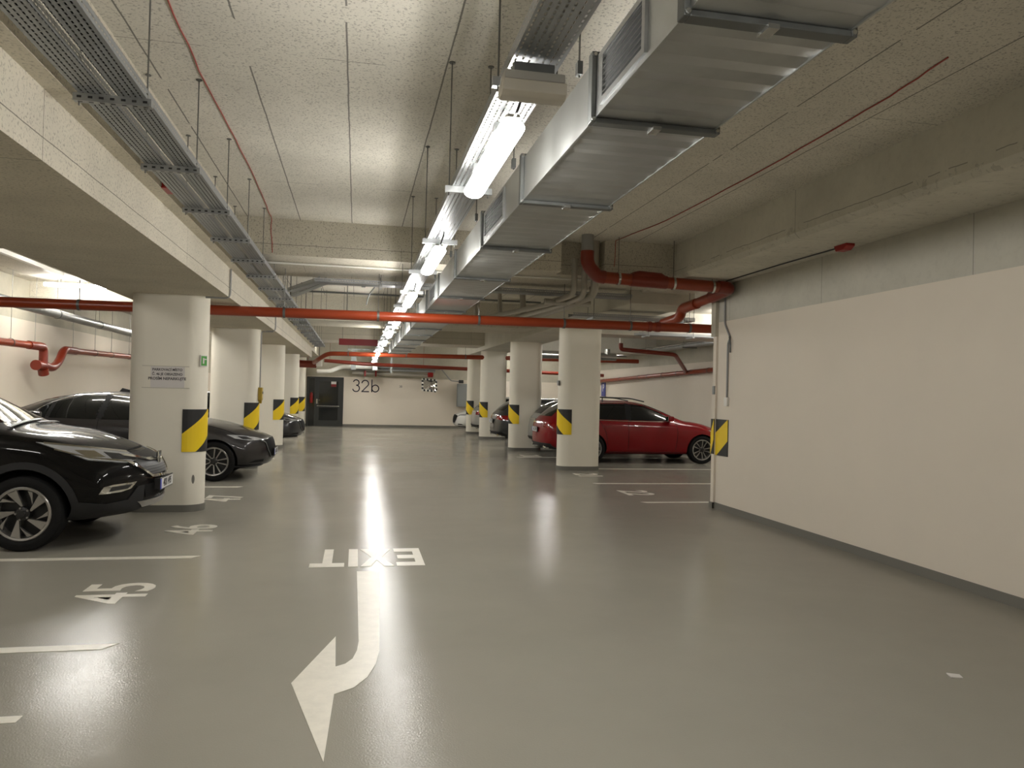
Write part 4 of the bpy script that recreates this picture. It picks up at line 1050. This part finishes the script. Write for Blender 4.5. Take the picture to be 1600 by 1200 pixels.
    def wheels(s, R, rim, spokes, sw=.22):
        p = s.p
        for ax in (p['ax_f'], p['ax_r']):
            for sg in (-1, 1):
                yo = sg*(s.W-.005); c = (ax, yo, R); A = (0, sg, 0)
                ty = MB().lathe([(rim+.012, -.015), (rim+.03, -.004), (R-.05, 0), (R-.015, -.012), (R, -.035), (R, -sw+.035), (R-.02, -sw), (rim+.01, -sw), (rim, -.2), (rim, -.02)], c, A, 48, closed=True).build('tyre', 'rubber_black', s.root, smooth=True, angle=35)
                rb = MB()
                rb.lathe([(rim+.014, -.012), (rim+.006, -.004), (rim-.012, -.008), (rim-.014, -.03), (rim-.02, -.19), (rim+.0, -.19)], c, A, 48, 0, closed=True)
                rb.lathe([(rim-.012, -.13), (rim-.012, -.12), (.02, -.12), (.02, -.13)], c, A, 36, 1, closed=True)
                rb.lathe([(.03, -.1), (.065, -.1), (.06, -.03), (.035, -.02), (.01, -.02)], c, A, 24, 1)
                u = Vector((0, 0, 1)); w_ = Vector(A).cross(u)
                def Pp(r_, a, t): return Vector(c)+(u*math.cos(a)+w_*math.sin(a))*r_+Vector(A)*t
                for k in range(spokes['n']):
                    a0 = 2*PI*k/spokes['n']+spokes.get('ph', 0)
                    style = spokes['style']
                    if style == 'blade':      # two-tone twisted blades
                        big = True
                        pr = [(.07, a0-.22), (.07, a0+.02), (rim-.012, a0+.40), (rim-.012, a0+.02)]
                        pr2 = [(.09, a0+.10), (.11, a0+.25), (rim-.02, a0+.62), (rim-.05, a0+.44)]
                        for j, q4 in enumerate((pr,)):
                            a_ = [Pp(r_, aa, -.012 if r_ > .15 else -.03) for r_, aa in q4]; b__ = [v-Vector(A)*.035 for v in a_]
                            rb.add(a_+b__, [(0,1,2,3), (7,6,5,4), (0,4,5,1), (1,5,6,2), (2,6,7,3), (3,7,4,0)], 0)
                        a_ = [Pp(r_, aa, -.02) for r_, aa in [(.12, a0+.30), (rim-.02, a0+.66), (rim-.02, a0+.86), (rim*.72, a0+.66)]]; b__ = [v-Vector(A)*.03 for v in a_]
                        rb.add(a_+b__, [(0,1,2,3), (7,6,5,4), (0,4,5,1), (1,5,6,2), (2,6,7,3), (3,7,4,0)], 0)
                    else:
                        hw0, hw1 = spokes.get('w', (.16, .045))
                        sk = .06 if k % 2 else -.06
                        q4 = [(.05, a0-hw0), (.05, a0+hw0), (rim-.012, a0+hw1+sk*1.2), (rim-.012, a0-hw1+sk*1.2)]
                        a_ = [Pp(r_, aa, -.015 if r_ > .1 else -.03) for r_, aa in q4]; b__ = [v-Vector(A)*.03 for v in a_]
                        rb.add(a_+b__, [(0,1,2,3), (7,6,5,4), (0,4,5,1), (1,5,6,2), (2,6,7,3), (3,7,4,0)], 0)
                rb.build('rim', ['rim_silver', 'rim_dark'], ty, smooth=True, angle=30)
                cap = MB().lathe([(.032, -.025), (.034, -.012), (.028, -.006)], c, A, 20, 0)
                for k in range(5):
                    a = 2*PI*k/5+.3; cap.lathe([(.009, -.03), (.009, -.014)], Pp(.055, a, 0), A, 8, 1)
                cap.build('hub_cap', ['rim_dark', 'rim_silver'], ty)
                # badge strokes on the cap
    def mirror(s, x, z, y):
        for sg in (-1, 1):
            o = MB().obox((x, sg*(y+.08), z), .14, .2, .13).build('side_mirror', s.paint, s.root, bevel=.035, smooth=True)
            MB().obox((x-.075, sg*(y+.08), z), .006, .16, .1).build('mirror_glass', 'mirror_glass', o)
            MB().obox((x+.02, sg*(y-.03), z-.045), .07, .12, .03).build('mirror_foot', 'plastic_black', o)
def plate(car, x, z, txt, front=True, tilt=0.0):
    sg = 1 if front else -1
    P_ = MB().box((x, -.27, z-.062), (x+sg*.012, .27, z+.062)).build('licence_plate', 'plastic_black', car.root)
    MB().box((x+sg*.012, -.215, z-.052), (x+sg*.015, .262, z+.052)).build('plate_face', 'plate_white', P_)
    yb = -.262*sg if front else .262
    a = -.262 if front else .215; b = -.215 if front else .262
    # blue band sits at the reader's left
    if front: MB().box((x+.012, -.262, z-.052), (x+.0155, -.22, z+.052)).build('plate_band', 'plate_blue', P_)
    else: MB().box((x-.012, .22, z-.052), (x-.0155, .262, z+.052)).build('plate_band', 'plate_blue', P_)
    M_ = frame((x+sg*.016, .02 if front else -.02, z), (0, 1*sg, 0), (0, 0, 1))
    text_obj('plate_text', txt, .105, M_, 'plastic_black', P_, extrude=.0005, sx=.82, bold=.003)
    return P_

# --- black SUV, bay 46
suv = dict(L=4.55, W=.91, ax_r=.98, ax_f=3.54, ra=.405, zw=.345,
    top=[(0, 1.02), (.08, 1.22), (.3, 1.52), (.6, 1.62), (1.3, 1.68), (2.0, 1.68), (2.35, 1.62), (2.75, 1.43), (3.15, 1.19), (3.35, 1.12), (3.7, 1.085), (4.05, 1.02), (4.3, .95), (4.48, .86), (4.55, .80)],
    belt=[(0, .92), (.5, 1.04), (1.5, 1.05), (2.5, 1.04), (3.1, 1.05), (3.35, 1.045), (3.7, 1.01), (4.05, .95), (4.3, .88), (4.55, .72)],
    zb=[(0, .38), (.4, .3), (1.4, .25), (3.2, .25), (4.2, .25), (4.55, .31)],
    wid=[(0, .84), (.4, .90), (1.4, .91), (3.4, .91), (4.2, .90), (4.55, .87)],
    wr=[(0, .60), (.6, .62), (2.0, .63), (2.4, .62), (3.1, .70), (3.4, .76), (4.1, .72), (4.55, .66)],
    crown=[(0, .05), (2.4, .06), (3.1, .04), (3.4, .035), (4.3, .04), (4.55, .03)],
    lean_f=[(.25, .10), (.35, .03), (.5, 0), (.62, .0), (.75, .05), (.9, .14), (1.1, .2)], lean_r=[(.3, .06), (.5, 0), (.9, .05), (1.2, .1), (1.6, .15)], bf=.36, nf=1.05)
car1 = Car(suv, 'suv_car', 'glossy black SUV parked nose out at the left, beside the 46 marking', (-6.50, 8.65, 0), 0, None, 'paint_black')
c = car1
c.wheels(.345, .235, dict(n=5, style='blade', ph=.2))
c.patch('windshield', [(-.66, 1.16), (.66, 1.16), (.56, 1.595), (-.56, 1.595)], 0, 'car_glass', .004)
c.patch('side_window', [(1.55, 1.10), (3.05, 1.10), (2.75, 1.26), (2.35, 1.48), (2.1, 1.56), (1.6, 1.58)], 90, 'car_glass', .004, True)
c.strip('pillar_trim', [(1.515, 1.10), (1.55, 1.575)], .08, 90, 'rubber_black', .004, True)
c.patch('side_window', [(.55, 1.14), (1.48, 1.10), (1.5, 1.58), (.9, 1.55)], 90, 'car_glass', .004, True)
# front in oblique view phi=50 : u = sin*x + cos*y
# headlight on side/front corner
S50 = lambda x, y: math.sin(math.radians(50))*x+math.cos(math.radians(50))*y
hl = [(S50(3.66, -.89), .995), (S50(4.08, -.74), .945), (S50(4.38, -.48), .885), (S50(4.44, -.43), .81), (S50(4.36, -.56), .78), (S50(4.05, -.80), .83)]
h_ = c.patch('headlight', hl, 50, 'head_glass', .010, True)
for o in h_: pass
hin = [(S50(3.96, -.82), .915), (S50(4.12, -.72), .90), (S50(4.18, -.68), .84), (S50(4.05, -.80), .85)]
c.patch('lamp_insert', hin, 50, 'chrome', .014, False, h_[0])
c.patch('lamp_insert', [(S50(4.20, -.68), .885), (S50(4.36, -.50), .85), (S50(4.37, -.51), .81), (S50(4.24, -.66), .82)], 50, 'plastic_black', .014, False, h_[0])
c.strip('lamp_trim', [(S50(3.72, -.88), .985), (S50(4.08, -.74), .932), (S50(4.38, -.48), .872)], .014, 50, 'chrome', .015, False, h_[0])
c.strip('lamp_trim', [(S50(3.80, -.88), .93), (S50(4.06, -.79), .845), (S50(4.36, -.55), .79)], .012, 50, 'chrome', .015, False, h_[0])
# grille
g_ = c.patch('grille', [(-.50, .84), (-.3, .862), (0, .868), (.3, .862), (.50, .84), (.42, .74), (.30, .645), (-.30, .645), (-.42, .74)], 0, 'plastic_black', .010)
c.strip('grille_bar', [(-.50, .845), (-.25, .79), (0, .778), (.25, .79), (.50, .845)], .022, 0, 'chrome', .026, parent=g_[0])
c.strip('grille_bar', [(-.56, .79), (-.46, .735), (-.31, .635), (0, .622), (.31, .635), (.46, .735), (.56, .79)], .024, 0, 'chrome', .026, parent=g_[0])
for zz_ in (.66, .685, .71, .735): c.strip('grille_mesh', [(-.36, zz_), (.36, zz_)], 0.006, 0, 'dark_steel', .014, parent=g_[0], dens=.08)
hx = c.cast(0, 0, .79)[0].x
bg = MB().lathe([(.0, 0), (.062, 0), (.062, .012), (.0, .012)], (hx+.024, 0, .80), (1, 0, 0), 24, 0).build('badge', 'plastic_black', g_[0])
mb = MB()
for sy in (-1, 1): mb.prism([(sy*.045-.01, .855), (sy*.045+.01, .855), (sy*.028+.009, .75), (sy*.028-.009, .75)], 0, hx+.034, hx+.046)
mb.box((hx+.034, -.035, .79), (hx+.046, .035, .806)); mb.tube([(hx+.04, -.055, .865), (hx+.04, -.06, .80), (hx+.04, -.035, .74), (hx+.04, .035, .74), (hx+.04, .06, .80), (hx+.04, .055, .865), (hx+.04, -.055, .865)], .006, 6)
mb.build('badge_mark', 'chrome', bg)
# bumper: hood shut line, lower intake, cladding, fog lights, skid plate
c.strip('hood_gap', [(-.60, .885), (-.3, .893), (0, .897), (.3, .893), (.60, .885)], .010, 0, 'rubber_black', .0035)
c.strip('hood_gap', [(3.30, -.80), (3.7, -.785), (4.0, -.745), (4.25, -.66), (4.36, -.56)], .009, 0, 'rubber_black', .003, True, top=True)
c.patch('lower_intake', [(-.44, .56), (.44, .56), (.38, .43), (-.38, .43)], 0, 'rubber_black', .006)
c.patch('skid_plate', [(-.50, .405), (.50, .405), (.40, .345), (-.40, .345)], 0, 'rim_silver', .020)
clad = [(S50(3.98, -.90), .45), (S50(4.2, -.78), .425), (S50(4.34, -.60), .44), (S50(4.40, -.50), .56), (S50(4.44, -.42), .56), (S50(4.42, -.40), .44), (S50(4.42, -.42), .33), (S50(4.2, -.70), .275), (S50(3.96, -.88), .27)]
c.patch('bumper_cladding', clad, 50, 'cladding_black', .014, True)
fog = [(S50(4.12, -.80), .52), (S50(4.15, -.78), .585), (S50(4.22, -.72), .60), (S50(4.40, -.52), .605), (S50(4.36, -.58), .545), (S50(4.28, -.66), .525)]
f_ = c.patch('fog_light', fog, 50, 'chrome', .010, True)
fi = [(S50(4.19, -.75), .54), (S50(4.21, -.73), .582), (S50(4.36, -.56), .585), (S50(4.33, -.61), .55)]
c.patch('fog_insert', fi, 50, 'plastic_black', .014, False, f_[0])
def arch_ring(car, ax, zw, r0, r1, m='cladding_black', a0=-10, a1=190):
    pts = [(ax+r1*math.cos(math.radians(a)), zw+r1*math.sin(math.radians(a))) for a in range(a0, a1+1, 8)]
    pts += [(ax+r0*math.cos(math.radians(a)), zw+r0*math.sin(math.radians(a))) for a in range(a1, a0-1, -8)]
    car.patch('arch_trim', pts, 90, m, .012, True, dens=.06)
arch_ring(c, 3.54, .345, .41, .475); arch_ring(c, .98, .345, .41, .475)
c.patch('sill_trim', [(1.45, .42), (3.07, .42), (3.07, .27), (1.45, .27)], 90, 'cladding_black', .012, True, dens=.1)
for pts in ([(3.02, 1.06), (3.06, .9), (3.06, .5), (2.98, .42)], [(1.95, 1.07), (1.95, .42)], [(1.0, 1.08), (1.05, .98), (1.3, .78), (1.42, .6)]): c.strip('door_gap', pts, .008, 90, 'rubber_black', .003, True)
c.mirror(2.92, 1.16, .86)
hp = c.cast(0, 0, .535)[0].x
plate(c, hp+.03, .545, '4K8 1495')
MB().box((hp-.02, -.24, .49), (hp+.03, .24, .6)).build('plate_holder', 'plastic_black', c.root)
c.strip('wiper', [(3.30, -.62), (3.26, -.1), (3.24, .3)], .03, 0, 'plastic_black', .02, top=True)
c.strip('wiper', [(3.32, .0), (3.30, .6)], .03, 0, 'plastic_black', .02, top=True)

# --- saloon, dark grey
sal = dict(L=4.66, W=.90, ax_r=1.03, ax_f=3.755, ra=.365, zw=.325,
    top=[(0, .92), (.08, 1.0), (.35, 1.06), (.7, 1.16), (1.1, 1.32), (1.6, 1.42), (2.1, 1.44), (2.5, 1.40), (2.95, 1.22), (3.35, 1.03), (3.5, .985), (3.8, .95), (4.2, .87), (4.5, .77), (4.66, .70)],
    belt=[(0, .84), (.35, .96), (1.0, .97), (2.0, .95), (3.0, .93), (3.5, .90), (3.8, .87), (4.2, .80), (4.5, .71), (4.66, .64)],
    zb=[(0, .34), (.4, .24), (1.4, .19), (3.2, .19), (4.3, .19), (4.66, .24)],
    wid=[(0, .80), (.4, .88), (1.4, .90), (3.4, .90), (4.2, .89), (4.66, .84)],
    wr=[(0, .62), (.7, .60), (1.6, .57), (2.3, .56), (3.0, .64), (3.5, .73), (4.2, .70), (4.66, .62)],
    crown=[(0, .04), (2.4, .05), (3.1, .035), (3.5, .03), (4.3, .03), (4.66, .02)],
    lean_f=[(.2, .12), (.3, .03), (.42, 0), (.6, .02), (.75, .10), (.9, .16)], lean_r=[(.3, .06), (.5, 0), (.9, .03), (1.2, .05)], bf=.42, nf=1.1)
def saloon(label, loc, paintm, txt='', group=None, heading=0, full=True):
    c = Car(sal, 'saloon_car', label, loc, heading, group, paintm)
    c.wheels(.325, .225, dict(n=10, style='bar', w=(.14, .05)))
    c.patch('windshield', [(-.62, 1.06), (.62, 1.06), (.50, 1.37), (-.50, 1.37)], 0, 'car_glass', .004)
    c.patch('rear_window', [(-.5, 1.12), (.5, 1.12), (.44, 1.34), (-.44, 1.34)], 180, 'car_glass', .004)
    c.strip('pillar_trim', [(1.98, 1.0), (2.06, 1.37)], .12, 90, 'rubber_black', .004, True)
    c.strip('pillar_trim', [(1.22, 1.02), (1.27, 1.24)], .06, 90, 'rubber_black', .004, True)
    sw_ = c.patch('side_window', [(2.02, .985), (3.12, .985), (2.75, 1.19), (2.45, 1.31), (2.1, 1.36)], 90, 'car_glass', .004, True)
    c.patch('side_window', [(1.25, 1.0), (1.94, .985), (2.02, 1.365), (1.65, 1.35), (1.3, 1.25)], 90, 'car_glass', .004, True)
    c.patch('side_window', [(.95, 1.02), (1.19, 1.005), (1.24, 1.22), (1.1, 1.15)], 90, 'car_glass', .004, True)
    c.strip('window_trim', [(.95, 1.06), (1.2, 1.23), (1.55, 1.36), (2.0, 1.395), (2.4, 1.36), (2.8, 1.2)], .012, 90, 'chrome', .006, True)
    S = S50
    h_ = c.patch('headlight', [(S(3.95, -.84), .76), (S(4.2, -.74), .745), (S(4.42, -.55), .70), (S(4.47, -.48), .665), (S(4.25, -.70), .665), (S(4.05, -.80), .70)], 50, 'head_glass', .008, True)
    c.patch('lamp_insert', [(S(4.12, -.78), .73), (S(4.25, -.70), .72), (S(4.3, -.66), .68), (S(4.17, -.75), .685)], 50, 'plastic_black', .012, False, h_[0])
    g_ = c.patch('grille', [(-.42, .66), (-.2, .69), (.2, .69), (.42, .66), (.40, .50), (.28, .38), (-.28, .38), (-.40, .50)], 0, 'rubber_black', .008)
    c.strip('grille_bar', [(-.56, .665), (-.44, .62), (-.40, .49), (-.28, .37), (0, .355), (.28, .37), (.40, .49), (.44, .62), (.56, .665)], .022, 0, 'dark_steel', .016, parent=g_[0])
    c.patch('lower_intake', [(S(4.28, -.74), .30), (S(4.36, -.64), .335), (S(4.47, -.46), .34), (S(4.47, -.46), .30)], 50, 'rubber_black', .006, True)
    c.strip('bumper_lip', [(S(4.1, -.84), .235), (S(4.3, -.72), .235), (S(4.5, -.45), .25)], .03, 50, 'cladding_black', .02, True)
    c.patch('tail_lamp', [(-.80, .88), (-.45, .88), (-.45, .80), (-.8, .76)], 180, 'tail_glass', .008)
    c.patch('tail_lamp', [(.80, .88), (.45, .88), (.45, .80), (.8, .76)], 180, 'tail_glass', .008)
    c.strip('hood_gap', [(3.45, -.79), (3.8, -.77), (4.1, -.72), (4.35, -.60)], .008, 0, 'rubber_black', .003, True, top=True)
    for pts in ([(3.1, .95), (3.14, .75), (3.12, .35)], [(1.98, .98), (1.98, .35)]): c.strip('door_gap', pts, .008, 90, 'rubber_black', .003, True)
    c.mirror(2.95, 1.03, .84)
    if txt:
        hp = c.cast(0, 0, .45)[0].x; plate(c, hp+.01, .45, txt)
    return c
s1 = saloon('dark grey saloon parked nose out behind the nearest left column', (-6.02, 14.2, 0), 'paint_grey', '6AB 2817')
MB().prism([(2.05, 1.425), (2.4, 1.42), (2.1, 1.49)], 1, -.02, .02).build('roof_antenna', 'plastic_black', s1.root)
saloon('dark car whose nose shows behind the third left column', (-6.05, 22.6, 0), 'paint_darkblue')

# --- red estate
est = dict(L=4.8, W=.92, ax_r=1.16, ax_f=3.91, ra=.375, zw=.335,
    top=[(0, .98), (.08, 1.08), (.35, 1.32), (.7, 1.41), (1.4, 1.46), (2.1, 1.47), (2.55, 1.43), (3.0, 1.27), (3.4, 1.08), (3.6, 1.015), (3.9, .99), (4.3, .93), (4.6, .84), (4.8, .76)],
    belt=[(0, .90), (.35, 1.0), (1.0, .99), (2.0, .97), (3.0, .95), (3.5, .94), (3.9, .90), (4.3, .84), (4.6, .76), (4.8, .68)],
    zb=[(0, .36), (.4, .26), (1.4, .2), (3.2, .2), (4.3, .2), (4.8, .26)],
    wid=[(0, .82), (.4, .90), (1.4, .92), (3.4, .92), (4.3, .91), (4.8, .86)],
    wr=[(0, .60), (.7, .60), (1.6, .60), (2.3, .585), (3.0, .65), (3.6, .74), (4.3, .72), (4.8, .64)],
    crown=[(0, .05), (2.4, .05), (3.1, .035), (3.6, .03), (4.8, .02)],
    lean_f=[(.2, .10), (.4, 0), (.6, .02), (.8, .10), (.95, .16)], lean_r=[(.3, .06), (.5, 0), (.8, .03), (1.0, .10), (1.3, .2)], bf=.4, nf=1.1, br=.2)
def estate(label, loc, paintm, txt, heading=0, rails=True, name='estate_car'):
    c = Car(est, name, label, loc, heading, None, paintm)
    c.wheels(.335, .235, dict(n=10, style='bar', w=(.13, .045)))
    c.patch('windshield', [(-.64, 1.08), (.64, 1.08), (.52, 1.40), (-.52, 1.40)], 0, 'car_glass', .004)
    c.patch('rear_window', [(-.55, 1.06), (.55, 1.06), (.5, 1.36), (-.5, 1.36)], 180, 'car_glass', .004)
    c.strip('pillar_trim', [(2.06, 1.01), (2.14, 1.385)], .15, 90, 'rubber_black', .004, True)
    c.strip('pillar_trim', [(1.24, 1.03), (1.36, 1.37)], .1, 90, 'rubber_black', .004, True)
    for poly in ([(2.12, 1.005), (3.22, 1.005), (2.9, 1.20), (2.55, 1.34), (2.2, 1.385)], [(1.28, 1.02), (2.0, 1.01), (2.08, 1.39), (1.4, 1.375)], [(.5, 1.06), (1.2, 1.025), (1.32, 1.37), (.85, 1.34)]):
        c.patch('side_window', poly, 90, 'car_glass', .004, True)
    c.strip('window_trim', [(.45, 1.045), (1.2, 1.005), (2.1, .985), (3.2, .985)], .014, 90, 'chrome', .006, True)
    c.strip('window_trim', [(.5, 1.08), (.85, 1.365), (1.4, 1.40), (2.1, 1.415), (2.5, 1.38), (2.95, 1.21)], .011, 90, 'chrome', .006, True)
    for pts in ([(3.24, .97), (3.28, .75), (3.24, .32)], [(2.06, .99), (2.06, .32)], [(1.35, 1.0), (1.5, .72), (1.56, .4)]): c.strip('door_gap', pts, .008, 90, 'rubber_black', .003, True)
    for x_ in (2.2, 1.45):
        c.strip('door_handle', [(x_, .88), (x_+.19, .885)], .03, 90, c.paint, .022, True, thick=.03)
    c.patch('sill_trim', [(1.6, .27), (3.45, .27), (3.45, .21), (1.6, .21)], 90, 'cladding_black', .006, True, dens=.1)
    S = S50
    c.patch('headlight', [(S(4.1, -.86), .80), (S(4.4, -.74), .78), (S(4.62, -.55), .72), (S(4.6, -.58), .68), (S(4.25, -.82), .70)], 50, 'head_glass', .008, True)
    for sg in (1, -1):
        poly = [(sg*.86, .92), (sg*.50, .90), (sg*.48, .80), (sg*.86, .78)]
        c.patch('tail_lamp', poly, 180, 'tail_glass', .010)
    c.strip('tailgate_trim', [(-.45, .905), (.45, .905)], .03, 180, 'chrome', .012)
    c.patch('rear_bumper_trim', [(-.78, .44), (.78, .44), (.72, .30), (-.72, .30)], 180, 'cladding_black', .012)
    for sg in (1, -1): MB().lathe([(.02, 0), (.04, 0), (.04, .12), (.02, .12)], (.1, sg*.55, .34), (1, 0, 0), 16, closed=True).build('exhaust_pipe', 'chrome', c.root)
    c.mirror(3.06, 1.06, .86)
    if rails:
        for sg in (-1, 1):
            MB().tube(bend([(.75, sg*.56, 1.43), (.85, sg*.56, 1.50), (1.5, sg*.57, 1.535), (2.2, sg*.56, 1.52), (2.55, sg*.55, 1.45)], .1), .014, 8).tube([(1.5, sg*.57, 1.42), (1.5, sg*.57, 1.53)], .014, 8).build('roof_rail', 'plastic_black', c.root, smooth=True)
    if txt:
        hp = c.cast(180, 0, .74)[0].x; plate(c, hp-.012, .74, txt, front=False)
    return c
estate('dark red estate car parked nose in behind the right column', (4.2, 17.95, 0), 'paint_red', '5AU 3291')
estate('silver car whose rear window shows beyond the red car', (4.62, 20.4, 0), 'paint_silver', '', rails=False, name='parked_car')
estate('dark car showing a narrow rear edge beside the second right column', (4.0, 22.9, 0), 'paint_darkblue', '3SP 4520', rails=False, name='parked_car')
estate('grey car showing a narrow rear edge beside the third right column', (4.1, 27.6, 0), 'paint_silver', '', rails=False, name='parked_car')
saloon('white car at the far right end of the aisle', (8.45, 30.6, 0), 'paint_white', heading=PI)
